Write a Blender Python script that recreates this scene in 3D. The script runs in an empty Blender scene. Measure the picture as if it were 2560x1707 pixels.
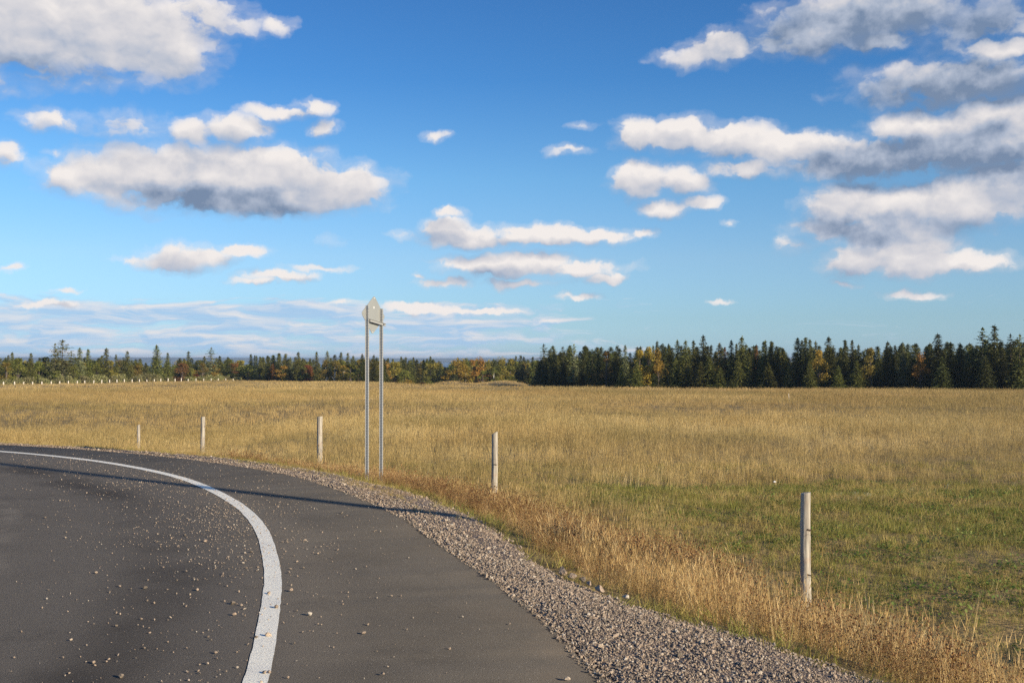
import bpy, bmesh, math, random
import numpy as np
from mathutils import Vector, Matrix, noise as mnoise

R = math.radians
rng = np.random.default_rng(7)
random.seed(11)
SC = bpy.context.scene
COL = SC.collection
CAMZ = 1.65
F = 2755.0           # focal length in photo pixels (photo 2560 wide)
HY = 897.0           # eye level in the photo

# ------------------------------------------------------------------ camera
cam = bpy.data.cameras.new("camera")
cam.sensor_width = 36.0
cam.lens = 36.0 * F / 2560.0
cam.clip_start = 0.05
cam.clip_end = 60000
camo = bpy.data.objects.new("camera", cam)
COL.objects.link(camo)
camo.location = (0, 0, CAMZ)
PITCH = math.atan((HY - 853.5) / F)
camo.rotation_euler = (R(90) + PITCH, 0, 0)
SC.camera = camo

# ------------------------------------------------------------------ exposure
SC.view_settings.view_transform = 'Standard'
SC.view_settings.look = 'None'
SC.view_settings.gamma = 1
SC.view_settings.exposure = 0.55
SC.view_settings.use_curve_mapping = False
SC.cycles.max_bounces = 6
SC.cycles.volume_bounces = 0
SC.cycles.transparent_max_bounces = 8
SC.cycles.use_denoising = False

# ------------------------------------------------------------------ sun
SUN_EL = R(17.5)
SDX, SDY = 0.79, -0.614        # horizontal direction towards the sun
sun = bpy.data.lights.new("sun", 'SUN')
sun.energy = 5.0
sun.angle = R(0.5)
sun.color = (1.0, 0.85, 0.63)
suno = bpy.data.objects.new("sun", sun)
COL.objects.link(suno)
sv = Vector((SDX * math.cos(SUN_EL), SDY * math.cos(SUN_EL), math.sin(SUN_EL)))
suno.rotation_euler = sv.to_track_quat('Z', 'Y').to_euler()
suno.location = (20, -16, 12)

# ------------------------------------------------------------------ sky with clouds
def build_world():
    w = bpy.data.worlds.new("World")
    SC.world = w
    w.use_nodes = True
    w.cycles.sampling_method = 'MANUAL'; w.cycles.sample_map_resolution = 256
    nt = w.node_tree
    N, L = nt.nodes, nt.links
    N.clear()

    def math_(op, a, b=None, c=None, tree=None):
        n = (tree or nt).nodes.new('ShaderNodeMath'); n.operation = op
        for i, v in enumerate((a, b, c)):
            if v is None: continue
            if isinstance(v, (int, float)): n.inputs[i].default_value = v
            else: (tree or nt).links.new(v, n.inputs[i])
        return n.outputs[0]

    def vmath(op, a, b=None, c=None, tree=None, out=0):
        n = (tree or nt).nodes.new('ShaderNodeVectorMath'); n.operation = op
        for i, v in enumerate((a, b, c)):
            if v is None: continue
            if isinstance(v, tuple): n.inputs[i].default_value = v
            else: (tree or nt).links.new(v, n.inputs[i])
        return n.outputs[out]

    # direction -> (azimuth, tangent of elevation); units: 1.0 = 1000 photo px
    K = F / 1000.0
    def uv(px, py):
        a = math.atan((px - 1280) / F)
        return a * K, (HY - py) / math.sqrt(F * F + (px - 1280) ** 2) * K
    tc = N.new('ShaderNodeTexCoord')
    sep = N.new('ShaderNodeSeparateXYZ'); L.new(tc.outputs['Generated'], sep.inputs[0])
    az = math_('MULTIPLY', math_('ARCTAN2', sep.outputs[0], sep.outputs[1]), K)
    hyp = math_('SQRT', math_('ADD', math_('MULTIPLY', sep.outputs[0], sep.outputs[0]),
                              math_('MULTIPLY', sep.outputs[1], sep.outputs[1])))
    el = math_('MULTIPLY', math_('DIVIDE', sep.outputs[2], math_('MAXIMUM', hyp, 0.05)), K)
    comb = N.new('ShaderNodeCombineXYZ'); L.new(az, comb.inputs[0]); L.new(el, comb.inputs[1])
    P = comb.outputs[0]

    blobs = [  # cx, cy, rx, ry, weight
        (200, 60, 330, 125, 1.0), (40, 40, 260, 150, 1.0), (400, 120, 130, 85, .9), (480, 30, 130, 55, .7),
        (590, 60, 70, 45, .5), (690, 60, 36, 24, .6), (60, 190, 170, 32, .35),
        (130, 297, 72, 30, .65), (318, 312, 85, 42, .45), (15, 385, 42, 38, .7), (225, 300, 50, 20, .3), (130, 380, 30, 12, .4),
        (480, 445, 330, 85, 1.0), (300, 440, 150, 58, .9), (175, 440, 80, 42, .8), (640, 430, 200, 78, 1.0), (840, 465, 140, 66, 1.0),
        (650, 495, 280, 45, .9), (480, 330, 62, 40, .75), (585, 318, 95, 36, .75), (690, 280, 90, 20, .7), (785, 268, 50, 26, .7), (808, 320, 38, 22, .65),
        (470, 640, 105, 38, .9), (410, 658, 70, 24, .7), (600, 626, 80, 22, .8), (335, 652, 50, 10, .5),
        (700, 690, 95, 13, .7), (640, 702, 60, 9, .6), (790, 672, 70, 9, .45), (820, 603, 34, 18, .35),
        (1125, 535, 50, 18, .75), (1110, 570, 75, 30, .8), (1170, 592, 130, 30, .85), (1370, 588, 190, 28, .95), (1490, 592, 110, 20, .85), (1600, 585, 50, 14, .6), (1030, 585, 40, 13, .4),
        (1220, 668, 140, 28, .85), (1320, 655, 130, 30, .9), (1450, 675, 130, 26, .8), (1520, 698, 60, 14, .8), (1110, 708, 70, 14, .6), (1300, 708, 110, 14, .6), (1120, 653, 60, 9, .4), (1045, 694, 28, 10, .6),
        (1445, 738, 55, 8, .6), (1050, 772, 120, 15, .9), (1190, 779, 130, 10, .8), (870, 755, 62, 9, .6), (1350, 808, 60, 6, .5),
        (1090, 342, 42, 15, .6), (1430, 375, 60, 16, .5), (1470, 315, 55, 10, .35),
        (1800, 112, 92, 50, .95), (1745, 138, 95, 30, .7), (2020, 85, 190, 60, .7), (2180, 30, 240, 70, .8), (2200, 100, 70, 34, .7), (2380, 200, 230, 65, .8), (2480, 60, 180, 80, .5), (2500, 120, 105, 32, 1.0),
        (1600, 335, 80, 42, .95), (1700, 335, 110, 48, 1.0), (1830, 345, 120, 46, 1.0), (1960, 365, 130, 46, 1.0), (2060, 380, 90, 50, .9),
        (2280, 325, 110, 48, 1.0), (2190, 392, 240, 54, .95), (2440, 352, 230, 72, 1.0), (2510, 285, 130, 50, 1.0), (2080, 425, 90, 26, .5),
        (1600, 448, 78, 50, 1.0), (1705, 450, 75, 36, .9), (1860, 418, 90, 26, .75), (1660, 520, 62, 24, .8), (1755, 508, 50, 22, .7),
        (2120, 515, 110, 62, 1.0), (2250, 512, 130, 48, 1.0), (2410, 500, 180, 72, 1.0), (2530, 460, 130, 80, 1.0),
        (2080, 575, 110, 36, .7), (2230, 575, 160, 50, .95), (2140, 655, 90, 44, .95), (2290, 660, 130, 38, .95), (2430, 655, 115, 30, .9),
        (2250, 620, 140, 40, .8), (1985, 612, 55, 22, .5),
        (2285, 736, 70, 14, .7), (2110, 712, 34, 9, .5), (1830, 555, 18, 12, .45), (1800, 752, 34, 6, .5),
        (30, 672, 36, 12, .6), (110, 760, 100, 10, .6), (165, 728, 26, 7, .5),
    ]
    dark = [  # cx, cy, rx, ry, weight : thick parts seen from their shaded underside
        (2080, 70, 270, 85, 1.25), (2350, 40, 280, 100, 1.25), (2380, 215, 260, 75, 1.4), (2200, 415, 200, 70, 1.3), (2440, 385, 260, 72, 1.3),
        (2130, 575, 150, 40, 1.0), (2330, 570, 160, 40, .45), (560, 505, 250, 44, .9), (330, 478, 130, 24, .5), (475, 415, 70, 34, .6), (80, 185, 220, 45, .6),
        (1880, 385, 150, 22, .3), (1160, 690, 160, 30, .5), (1250, 600, 200, 16, .35), (2420, 185, 90, 18, .3),
    ]

    # node group: cloud height field at a point
    g = bpy.data.node_groups.new("cloud_field", 'ShaderNodeTree')
    g.interface.new_socket("P", in_out='INPUT', socket_type='NodeSocketVector')
    g.interface.new_socket("F", in_out='OUTPUT', socket_type='NodeSocketFloat')
    g.interface.new_socket("S", in_out='OUTPUT', socket_type='NodeSocketFloat')
    g.interface.new_socket("C", in_out='OUTPUT', socket_type='NodeSocketFloat')
    gi = g.nodes.new('NodeGroupInput'); go = g.nodes.new('NodeGroupOutput')
    # domain warp
    def noise(vec, scale, detail, rough, dist=0.0, stretch=None, color=False, tree=g, off=(0, 0, 0), lac=2.0):
        v = vec
        if stretch: v = vmath('MULTIPLY', v, stretch, tree=tree)
        if off != (0, 0, 0): v = vmath('ADD', v, off, tree=tree)
        n = tree.nodes.new('ShaderNodeTexNoise'); n.noise_dimensions = '2D'
        n.inputs['Scale'].default_value = scale; n.inputs['Detail'].default_value = detail
        n.inputs['Roughness'].default_value = rough; n.inputs['Distortion'].default_value = dist
        n.inputs['Lacunarity'].default_value = lac
        tree.links.new(v, n.inputs['Vector'])
        return n.outputs['Color'] if color else n.outputs['Fac']
    Pg = gi.outputs[0]
    wn = noise(Pg, 14, 4, .55, color=True)
    wv = vmath('MULTIPLY', vmath('SUBTRACT', wn, (.5, .5, .5), tree=g), (.07, .045, 0), tree=g)
    Q = vmath('ADD', Pg, wv, tree=g)
    cur = None
    for (cx, cy, rx, ry, wt) in blobs:
        wt = min(1, wt + .06)
        u, v = uv(cx, cy); rx_ = rx / 1000 * 1.12; ry_ = ry / 1000 * 1.12
        q = vmath('MULTIPLY_ADD', Q, (1 / rx_, 1 / ry_, 0), (-u / rx_, -v / ry_, 0), tree=g)
        d = vmath('DOT_PRODUCT', q, q, tree=g, out=1)
        fv = math_('MULTIPLY_ADD', d, -wt, wt, tree=g)
        cur = fv if cur is None else math_('SMOOTH_MAX', cur, fv, .18, tree=g)
    n1 = noise(Q, 9.5, 9, .60, stretch=(.75, 1.25, 1))
    # puffy billows
    vo = g.nodes.new('ShaderNodeTexVoronoi'); vo.voronoi_dimensions = '2D'; vo.feature = 'SMOOTH_F1'; vo.inputs['Scale'].default_value = 16
    vo.inputs['Detail'].default_value = 2; vo.inputs['Roughness'].default_value = .5; vo.inputs['Smoothness'].default_value = .7
    g.links.new(vmath('MULTIPLY', Q, (.8, 1.2, 1), tree=g), vo.inputs['Vector'])
    cm = math_('MAXIMUM', cur, -1.2, tree=g)
    f1 = math_('MULTIPLY_ADD', math_('SUBTRACT', n1, .5, tree=g), 1.55, cm, tree=g)
    vd = math_('SUBTRACT', .42, vo.outputs['Distance'], tree=g)
    f2 = math_('MULTIPLY_ADD', vd, .45, f1, tree=g)
    g.links.new(f2, go.inputs[0])
    nc = noise(Pg, 8, 2.5, .5, stretch=(.75, 1.25, 1))
    s1 = math_('MULTIPLY_ADD', math_('SUBTRACT', nc, .5, tree=g), 1.25, math_('MINIMUM', cm, 1.0, tree=g), tree=g)
    s2 = math_('MULTIPLY_ADD', vd, .4, s1, tree=g)
    g.links.new(s2, go.inputs[1]); g.links.new(cm, go.inputs[2])

    def field(vec):
        n = N.new('ShaderNodeGroup'); n.node_tree = g
        L.new(vec, n.inputs[0]); return n.outputs[0], n.outputs[1], n.outputs[2]
    f0, s0, c0 = field(P)
    _, su, _2 = field(vmath('ADD', P, (.012, .034, 0)))
    def sstep(v, a, b):
        n = N.new('ShaderNodeMapRange'); n.interpolation_type = 'SMOOTHSTEP'
        n.inputs['From Min'].default_value = a; n.inputs['From Max'].default_value = b
        L.new(v, n.inputs['Value']); return n.outputs[0]
    halo = math_('MULTIPLY', sstep(f0, -.42, .35), .30)
    dens = math_('MAXIMUM', math_('MULTIPLY', sstep(f0, -.03, .42), math_('MULTIPLY_ADD', sstep(c0, .12, .72), .45, .55)), halo)
    # dark areas
    dk = None
    Pw = vmath('ADD', P, vmath('MULTIPLY', vmath('SUBTRACT', noise(P, 9, 5, .6, color=True, tree=nt), (.5, .5, .5)), (.12, .08, 0)))
    for (cx, cy, rx, ry, wt) in dark:
        u, v = uv(cx, cy); rx_ = rx / 1000 * 1.15; ry_ = ry / 1000 * 1.15
        q = vmath('MULTIPLY_ADD', Pw, (1 / rx_, 1 / ry_, 0), (-u / rx_, -v / ry_, 0))
        d = vmath('DOT_PRODUCT', q, q, out=1)
        fv = math_('MAXIMUM', math_('MULTIPLY_ADD', d, -wt, wt), 0.0)
        dk = fv if dk is None else math_('SMOOTH_MAX', dk, fv, .1)
    dif = math_('SUBTRACT', s0, su)
    s = math_('MULTIPLY_ADD', dif, .60, .64)
    s = math_('MULTIPLY_ADD', math_('SUBTRACT', f0, s0), .34, s)
    thick = sstep(f0, .3, 1.5)
    s = math_('MULTIPLY_ADD', thick, -.06, s)
    s = math_('MULTIPLY_ADD', math_('MULTIPLY', math_('MINIMUM', dk, 1.0), math_('MULTIPLY_ADD', noise(P, 11, 5, .6, tree=nt), 1.5, .10)), -.74, s)
    s = math_('MULTIPLY_ADD', s, .84, .12)
    ramp = N.new('ShaderNodeValToRGB'); L.new(s, ramp.inputs[0])
    cr = ramp.color_ramp; cr.elements[0].position = 0.0; cr.elements[0].color = (.13, .18, .27, 1)
    cr.elements[1].position = 1.0; cr.elements[1].color = (.62, .585, .565, 1)
    e = cr.elements.new(.35); e.color = (.29, .33, .41, 1)
    e = cr.elements.new(.65); e.color = (.455, .45, .475, 1)

    # low banks of far cloud near the horizon
    lv = vmath('MULTIPLY', vmath('ADD', P, vmath('MULTIPLY', vmath('SUBTRACT', noise(P, 18, 3, .5, color=True, tree=nt), (.5, .5, .5)), (.05, .008, 0))), (5.0, 32.0, 1))
    ln = noise(lv, 1.0, 8, .62, tree=nt, off=(3.1, 1.7, 0), dist=.4)
    lm1 = sstep(el, .195, .085)     # present below this height
    lm1n = N.new('ShaderNodeMapRange'); lm1n.interpolation_type = 'SMOOTHSTEP'
    L.new(el, lm1n.inputs['Value']); lm1n.inputs['From Min'].default_value = .115; lm1n.inputs['From Max'].default_value = .185
    lm1n.inputs['To Min'].default_value = 1; lm1n.inputs['To Max'].default_value = 0
    lm2 = N.new('ShaderNodeMapRange'); lm2.interpolation_type = 'SMOOTHSTEP'
    L.new(az, lm2.inputs['Value']); lm2.inputs['From Min'].default_value = -.25; lm2.inputs['From Max'].default_value = .55
    lm2.inputs['To Min'].default_value = 1; lm2.inputs['To Max'].default_value = .30
    lowm = math_('MULTIPLY', math_('MULTIPLY', lm1n.outputs[0], lm2.outputs[0]), math_('GREATER_THAN', el, -.01))
    thr = math_('MULTIPLY_ADD', lowm, .54, ln)
    ldens = math_('MULTIPLY', sstep(thr, .78, 1.06), .85)
    ln2 = noise(vmath('ADD', lv, (.10, .30, 0)), 1.0, 5, .55, tree=nt, off=(3.1, 1.7, 0), dist=.4)
    ls = math_('MULTIPLY_ADD', math_('SUBTRACT', ln, ln2), 2.6, .42)
    lr = N.new('ShaderNodeValToRGB'); L.new(ls, lr.inputs[0])
    lr.color_ramp.elements[0].color = (.27, .40, .57, 1); lr.color_ramp.elements[1].color = (.56, .54, .55, 1)
    lr.color_ramp.elements[0].position = .15; lr.color_ramp.elements[1].position = .95

    sky = N.new('ShaderNodeTexSky'); sky.sky_type = 'NISHITA'; sky.sun_disc = False
    sky.sun_elevation = SUN_EL; sky.sun_rotation = math.atan2(SDX, SDY)
    sky.altitude = 0; sky.air_density = 1.0; sky.dust_density = 0.3; sky.ozone_density = 6.0
    tr = N.new('ShaderNodeValToRGB'); L.new(el, tr.inputs[0])
    E_ = tr.color_ramp.elements
    E_[0].position = .02; E_[0].color = (.82, 1.04, 1.36, 1)
    E_[1].position = .95; E_[1].color = (.45, .72, .90, 1)
    for p_, c_ in ((.10, (.84, .96, 1.12)), (.25, (1.02, 1.0, 1.03)), (.45, (.86, 1.0, 1.02)), (.70, (.51, .80, .96))):
        x_ = E_.new(p_); x_.color = c_ + (1,)
    b1 = N.new('ShaderNodeBackground'); L.new(vmath('MULTIPLY', sky.outputs[0], tr.outputs[0]), b1.inputs[0]); b1.inputs[1].default_value = .10
    b2 = N.new('ShaderNodeBackground'); L.new(ramp.outputs[0], b2.inputs[0]); b2.inputs[1].default_value = 1.0
    b3 = N.new('ShaderNodeBackground'); L.new(lr.outputs[0], b3.inputs[0]); b3.inputs[1].default_value = 1.0
    m0 = N.new('ShaderNodeMixShader'); L.new(ldens, m0.inputs[0]); L.new(b1.outputs[0], m0.inputs[1]); L.new(b3.outputs[0], m0.inputs[2])
    m1 = N.new('ShaderNodeMixShader'); L.new(dens, m1.inputs[0]); L.new(m0.outputs[0], m1.inputs[1]); L.new(b2.outputs[0], m1.inputs[2])
    o = N.new('ShaderNodeOutputWorld'); L.new(m1.outputs[0], o.inputs[0])
build_world()

# ------------------------------------------------------------------ materials
def new_mat(name):
    m = bpy.data.materials.new(name); m.use_nodes = True
    nt = m.node_tree
    b = nt.nodes['Principled BSDF']
    b.inputs['Roughness'].default_value = .85
    b.inputs['Specular IOR Level'].default_value = .25
    return m, nt, b
def _set(nt, sock, v):
    if isinstance(v, (int, float)): sock.default_value = v
    elif isinstance(v, tuple): sock.default_value = v if len(v) != 3 or sock.type == 'VECTOR' else v + (1,)
    else: nt.links.new(v, sock)
def nmath(nt, op, a, b=None, c=None, clamp=False):
    n = nt.nodes.new('ShaderNodeMath'); n.operation = op; n.use_clamp = clamp
    for i, v in enumerate((a, b, c)):
        if v is not None: _set(nt, n.inputs[i], v)
    return n.outputs[0]
def nvm(nt, op, a, b=None, out=0):
    n = nt.nodes.new('ShaderNodeVectorMath'); n.operation = op
    for i, v in enumerate((a, b)):
        if v is not None: _set(nt, n.inputs[i], v)
    return n.outputs[out]
def nnoise(nt, vec, scale, detail=4, rough=.55, dim='3D'):
    n = nt.nodes.new('ShaderNodeTexNoise'); n.noise_dimensions = dim
    n.inputs['Scale'].default_value = scale; n.inputs['Detail'].default_value = detail; n.inputs['Roughness'].default_value = rough
    if vec is not None: nt.links.new(vec, n.inputs['Vector'])
    return n.outputs['Fac']
def nmap(nt, v, a, b, c=0.0, d=1.0, smooth=False):
    n = nt.nodes.new('ShaderNodeMapRange'); n.interpolation_type = 'SMOOTHSTEP' if smooth else 'LINEAR'
    n.inputs['From Min'].default_value = a; n.inputs['From Max'].default_value = b
    n.inputs['To Min'].default_value = c; n.inputs['To Max'].default_value = d
    nt.links.new(v, n.inputs['Value']); return n.outputs[0]
def nmix(nt, fac, a, b, mode='MIX'):
    n = nt.nodes.new('ShaderNodeMix'); n.data_type = 'RGBA'; n.blend_type = mode; n.clamp_factor = True
    _set(nt, n.inputs[0], fac)
    for s, v in ((n.inputs[6], a), (n.inputs[7], b)):
        _set(nt, s, v)
    return n.outputs[2]
def nramp(nt, v, stops):
    n = nt.nodes.new('ShaderNodeValToRGB'); e = n.color_ramp.elements
    e[0].position, e[0].color = stops[0][0], stops[0][1] + (1,)
    e[1].position, e[1].color = stops[-1][0], stops[-1][1] + (1,)
    for p, c in stops[1:-1]:
        x = e.new(p); x.color = c + (1,)
    nt.links.new(v, n.inputs[0]); return n.outputs[0]
def npos(nt):
    return nt.nodes.new('ShaderNodeNewGeometry').outputs['Position']
def nobj(nt):
    return nt.nodes.new('ShaderNodeTexCoord').outputs['Object']
def nbump(nt, b, h, strength, dist):
    n = nt.nodes.new('ShaderNodeBump'); n.inputs['Strength'].default_value = strength; n.inputs['Distance'].default_value = dist
    nt.links.new(h, n.inputs['Height']); nt.links.new(n.outputs[0], b.inputs['Normal'])
def tint_attr(nt, name='tint'):
    n = nt.nodes.new('ShaderNodeAttribute'); n.attribute_type = 'INSTANCER'; n.attribute_name = name
    return n.outputs['Fac']
def add_transl(nt, b, colsock, fac):
    t = nt.nodes.new('ShaderNodeBsdfTranslucent'); nt.links.new(colsock, t.inputs[0])
    m = nt.nodes.new('ShaderNodeMixShader'); m.inputs[0].default_value = fac
    nt.links.new(b.outputs[0], m.inputs[1]); nt.links.new(t.outputs[0], m.inputs[2])
    nt.links.new(m.outputs[0], nt.nodes['Material Output'].inputs[0])

def mat_blades(name, stops, patch=None, transl=.3, patch_scale=.25):
    """leafy material: tint per instance walks through stops; wide patches of another colour"""
    m, nt, b = new_mat(name)
    t = tint_attr(nt)
    c = nramp(nt, t, stops)
    if patch:
        pn = nnoise(nt, npos(nt), patch_scale, 5, .68)
        c = nmix(nt, nmap(nt, pn, .42, .62), c, patch[0]) if patch[1] >= 1 else \
            nmix(nt, nmath(nt, 'MULTIPLY', nmap(nt, pn, .42, .62), patch[1]), c, patch[0])
    nt.links.new(c, b.inputs['Base Color'])
    b.inputs['Roughness'].default_value = .6
    add_transl(nt, b, c, transl)
    return m

M = {}
M['tall'] = mat_blades('dry_grass', [(0, (.26, .175, .065)), (.4, (.48, .34, .130)), (.75, (.65, .475, .195)), (1, (.78, .61, .30))], ((.23, .19, .07), .65), .3, .16)
M['far'] = mat_blades('dry_grass_far', [(0, (.28, .19, .07)), (.5, (.49, .34, .132)), (1, (.67, .49, .21))], ((.25, .20, .07), .7), .3, .055)
M['short'] = mat_blades('green_grass', [(0, (.15, .18, .03)), (.4, (.26, .265, .055)), (.65, (.40, .33, .095)), (1, (.55, .40, .165))], ((.42, .29, .115), .5), .35, .7)
M['clover'] = mat_blades('clover_leaves', [(0, (.08, .14, .025)), (.6, (.16, .22, .045)), (1, (.30, .32, .09))], None, .35)
M['straw'] = mat_blades('straw', [(0, (.36, .225, .08)), (.5, (.55, .375, .15)), (1, (.76, .57, .28))], None, .25)
M['head'] = mat_blades('seed_heads', [(0, (.07, .03, .012)), (.5, (.21, .105, .04)), (1, (.44, .26, .11))], None, .1)
M['whiteleaf'] = mat_blades('woolly_leaves', [(0, (.28, .30, .20)), (1, (.46, .46, .34))], None, .2)

# ground
m, nt, b = new_mat('field_soil'); p = npos(nt)
c = nramp(nt, nnoise(nt, p, .35, 6, .6), [(.3, (.24, .175, .06)), (.5, (.34, .235, .09)), (.7, (.42, .29, .115))])
c = nmix(nt, nmap(nt, nnoise(nt, p, 9, 4), .4, .65), c, (.15, .11, .045))
nt.links.new(c, b.inputs['Base Color']); nbump(nt, b, nnoise(nt, p, 14, 6), .8, .05)
M['soil'] = m

# asphalt : centre of the bend at CC, older wheel tracks as arcs about it
CC = (-19.3, 4.35)
m, nt, b = new_mat('asphalt'); p = npos(nt)
v = nvm(nt, 'SUBTRACT', p, (CC[0], CC[1], 0.0))
rr = nvm(nt, 'LENGTH', v, out=1)
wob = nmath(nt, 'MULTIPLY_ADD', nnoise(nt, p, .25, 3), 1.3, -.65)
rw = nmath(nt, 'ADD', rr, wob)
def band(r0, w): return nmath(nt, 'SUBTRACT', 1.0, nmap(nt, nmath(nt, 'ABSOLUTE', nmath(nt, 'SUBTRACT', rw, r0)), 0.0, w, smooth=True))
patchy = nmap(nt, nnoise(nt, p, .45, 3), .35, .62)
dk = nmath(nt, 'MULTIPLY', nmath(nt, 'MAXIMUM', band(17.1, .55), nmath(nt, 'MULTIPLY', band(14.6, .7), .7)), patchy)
fine = nnoise(nt, p, 150, 3, .7); mid = nnoise(nt, p, 45, 3, .6); big = nnoise(nt, p, .8, 4, .6)
c = nmix(nt, nmap(nt, big, .3, .7), (.090, .081, .069), (.118, .107, .092))
inner = nmap(nt, rr, 18.2, 18.6)
c = nmix(nt, inner, nmix(nt, .5, c, (.175, .155, .128)), c)       # inner side of the line is a little paler
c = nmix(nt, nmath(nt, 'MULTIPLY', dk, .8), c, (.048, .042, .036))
lt = nmath(nt, 'MULTIPLY', band(15.9, .16), nmap(nt, nnoise(nt, p, 1.6, 4), .42, .62))
# pale dust along the gravel side
ds_ = nmath(nt, 'MULTIPLY', nmap(nt, rr, 19.0, 19.9, smooth=True), nmap(nt, nnoise(nt, p, 2.2, 5, .65), .42, .68))
c = nmix(nt, nmath(nt, 'MULTIPLY', ds_, .5), c, (.19, .155, .12))
st_ = nmap(nt, nnoise(nt, p, 1.1, 5, .7), .56, .74)
c = nmix(nt, nmath(nt, 'MULTIPLY', st_, .35), c, (.045, .040, .034))
c = nmix(nt, nmath(nt, 'MULTIPLY', lt, .6), c, (.215, .19, .155))
c = nmix(nt, nmap(nt, fine, .32, .68), nmix(nt, 1.0, c, (.34, .34, .34), 'MULTIPLY'), nmix(nt, 1.0, c, (1.65, 1.62, 1.58), 'MULTIPLY'))
vo = nt.nodes.new('ShaderNodeTexVoronoi'); vo.inputs['Scale'].default_value = 75; nt.links.new(p, vo.inputs['Vector'])
sp = nmath(nt, 'MULTIPLY', nmath(nt, 'LESS_THAN', vo.outputs['Distance'], .22), nmath(nt, 'GREATER_THAN', nt.nodes.new('ShaderNodeSeparateColor').outputs[0], 2))
sc_ = nt.nodes.new('ShaderNodeSeparateColor'); nt.links.new(vo.outputs['Color'], sc_.inputs[0])
sp = nmath(nt, 'MULTIPLY', nmath(nt, 'LESS_THAN', vo.outputs['Distance'], .20), nmath(nt, 'GREATER_THAN', sc_.outputs[0], .86))
c = nmix(nt, nmath(nt, 'MULTIPLY', sp, .8), c, (.36, .34, .31))
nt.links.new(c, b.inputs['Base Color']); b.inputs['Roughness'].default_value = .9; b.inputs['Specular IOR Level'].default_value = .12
hh = nmath(nt, 'MULTIPLY_ADD', mid, .5, fine); nbump(nt, b, hh, .7, .006)
M['asphalt'] = m

m, nt, b = new_mat('road_paint'); p = npos(nt)
c = nmix(nt, nmap(nt, nnoise(nt, p, 90, 4, .65), .56, .72), (.96, .91, .76), (.42, .38, .31))
c = nmix(nt, nmath(nt, 'MULTIPLY', nmap(nt, nnoise(nt, p, 3, 4), .5, .75), .35), c, (.55, .54, .52))
nt.links.new(c, b.inputs['Base Color']); b.inputs['Roughness'].default_value = .55
nbump(nt, b, nnoise(nt, p, 110, 4, .65), .8, .006)
M['paint'] = m

m, nt, b = new_mat('gravel_bed'); p = npos(nt)
c = nramp(nt, nnoise(nt, p, 38, 4, .7), [(.3, (.07, .055, .045)), (.5, (.21, .16, .125)), (.7, (.36, .275, .22))])
c = nmix(nt, nmath(nt, 'MULTIPLY', nmap(nt, nnoise(nt, p, .9, 4), .48, .66), nmap(nt, nvm(nt, 'LENGTH', p, out=1), 8, 13)), c, (.34, .22, .115))
nt.links.new(c, b.inputs['Base Color']); nbump(nt, b, nnoise(nt, p, 38, 4, .7), 1.0, .02)
M['gravelbed'] = m

def mat_stone(name, inst):
    m, nt, b = new_mat(name)
    if inst: t = tint_attr(nt)
    else:
        t = nt.nodes.new('ShaderNodeObjectInfo').outputs['Random']
    c = nramp(nt, t, [(0, (.19, .16, .125)), (.3, (.32, .255, .195)), (.65, (.46, .355, .265)), (.92, (.55, .46, .36)), (1, (.68, .62, .52))])
    n = nnoise(nt, nobj(nt), 3.0, 4)
    c = nmix(nt, nmap(nt, n, .4, .65), nmix(nt, 1.0, c, (.7, .68, .66), 'MULTIPLY'), c)
    nt.links.new(c, b.inputs['Base Color']); b.inputs['Roughness'].default_value = .75
    nbump(nt, b, nnoise(nt, nobj(nt), 6, 3), .4, .1)
    return m
M['stone_i'] = mat_stone('crushed_stone', True)
M['stone'] = mat_stone('loose_stone', False)

# post wood
m, nt, b = new_mat('weathered_cedar'); o = nobj(nt)
st = nt.nodes.new('ShaderNodeMapping'); st.inputs['Scale'].default_value = (42, 42, 2.2); nt.links.new(o, st.inputs[0])
g_ = nnoise(nt, st.outputs[0], 1.0, 5, .65)
c = nramp(nt, g_, [(.30, (.05, .04, .032)), (.40, (.26, .23, .19)), (.58, (.42, .38, .31)), (.8, (.56, .51, .43))])
br = nmap(nt, nnoise(nt, o, 5, 3), .55, .7)
c = nmix(nt, nmath(nt, 'MULTIPLY', br, .5), c, (.36, .22, .15))
kv = nt.nodes.new('ShaderNodeMapping'); kv.inputs['Scale'].default_value = (9, 9, 5.5); nt.links.new(o, kv.inputs[0])
kn = nt.nodes.new('ShaderNodeTexVoronoi'); kn.inputs['Scale'].default_value = 1.0; nt.links.new(kv.outputs[0], kn.inputs['Vector'])
kd = nmap(nt, kn.outputs['Distance'], .07, .16)
c = nmix(nt, kd, (.12, .075, .05), c)
nt.links.new(c, b.inputs['Base Color']); nbump(nt, b, g_, .7, .01)
M['wood'] = m
m, nt, b = new_mat('dark_notch'); b.inputs['Base Color'].default_value = (.05, .035, .025, 1); M['notch'] = m

# galvanised steel, aluminium
m, nt, b = new_mat('galvanised_steel'); o = nobj(nt)
n = nnoise(nt, o, 40, 3)
c = nmix(nt, n, (.32, .32, .31), (.46, .46, .44))
sx = nt.nodes.new('ShaderNodeSeparateXYZ'); nt.links.new(o, sx.inputs[0])
nt.links.new(c, b.inputs['Base Color']); b.inputs['Metallic'].default_value = .45; b.inputs['Roughness'].default_value = .5
M['steel'] = m
m, nt, b = new_mat('hole_dark'); b.inputs['Base Color'].default_value = (.13, .13, .135, 1); M['hole'] = m
m, nt, b = new_mat('aluminium_sheet'); o = nobj(nt)
c = nmix(nt, nnoise(nt, o, 6, 4), (.27, .28, .27), (.32, .33, .32))
nt.links.new(c, b.inputs['Base Color']); b.inputs['Metallic'].default_value = .35; b.inputs['Roughness'].default_value = .55
M['alu'] = m
m, nt, b = new_mat('yellow_sheeting'); b.inputs['Base Color'].default_value = (.75, .45, .03, 1); M['yellow'] = m
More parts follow.
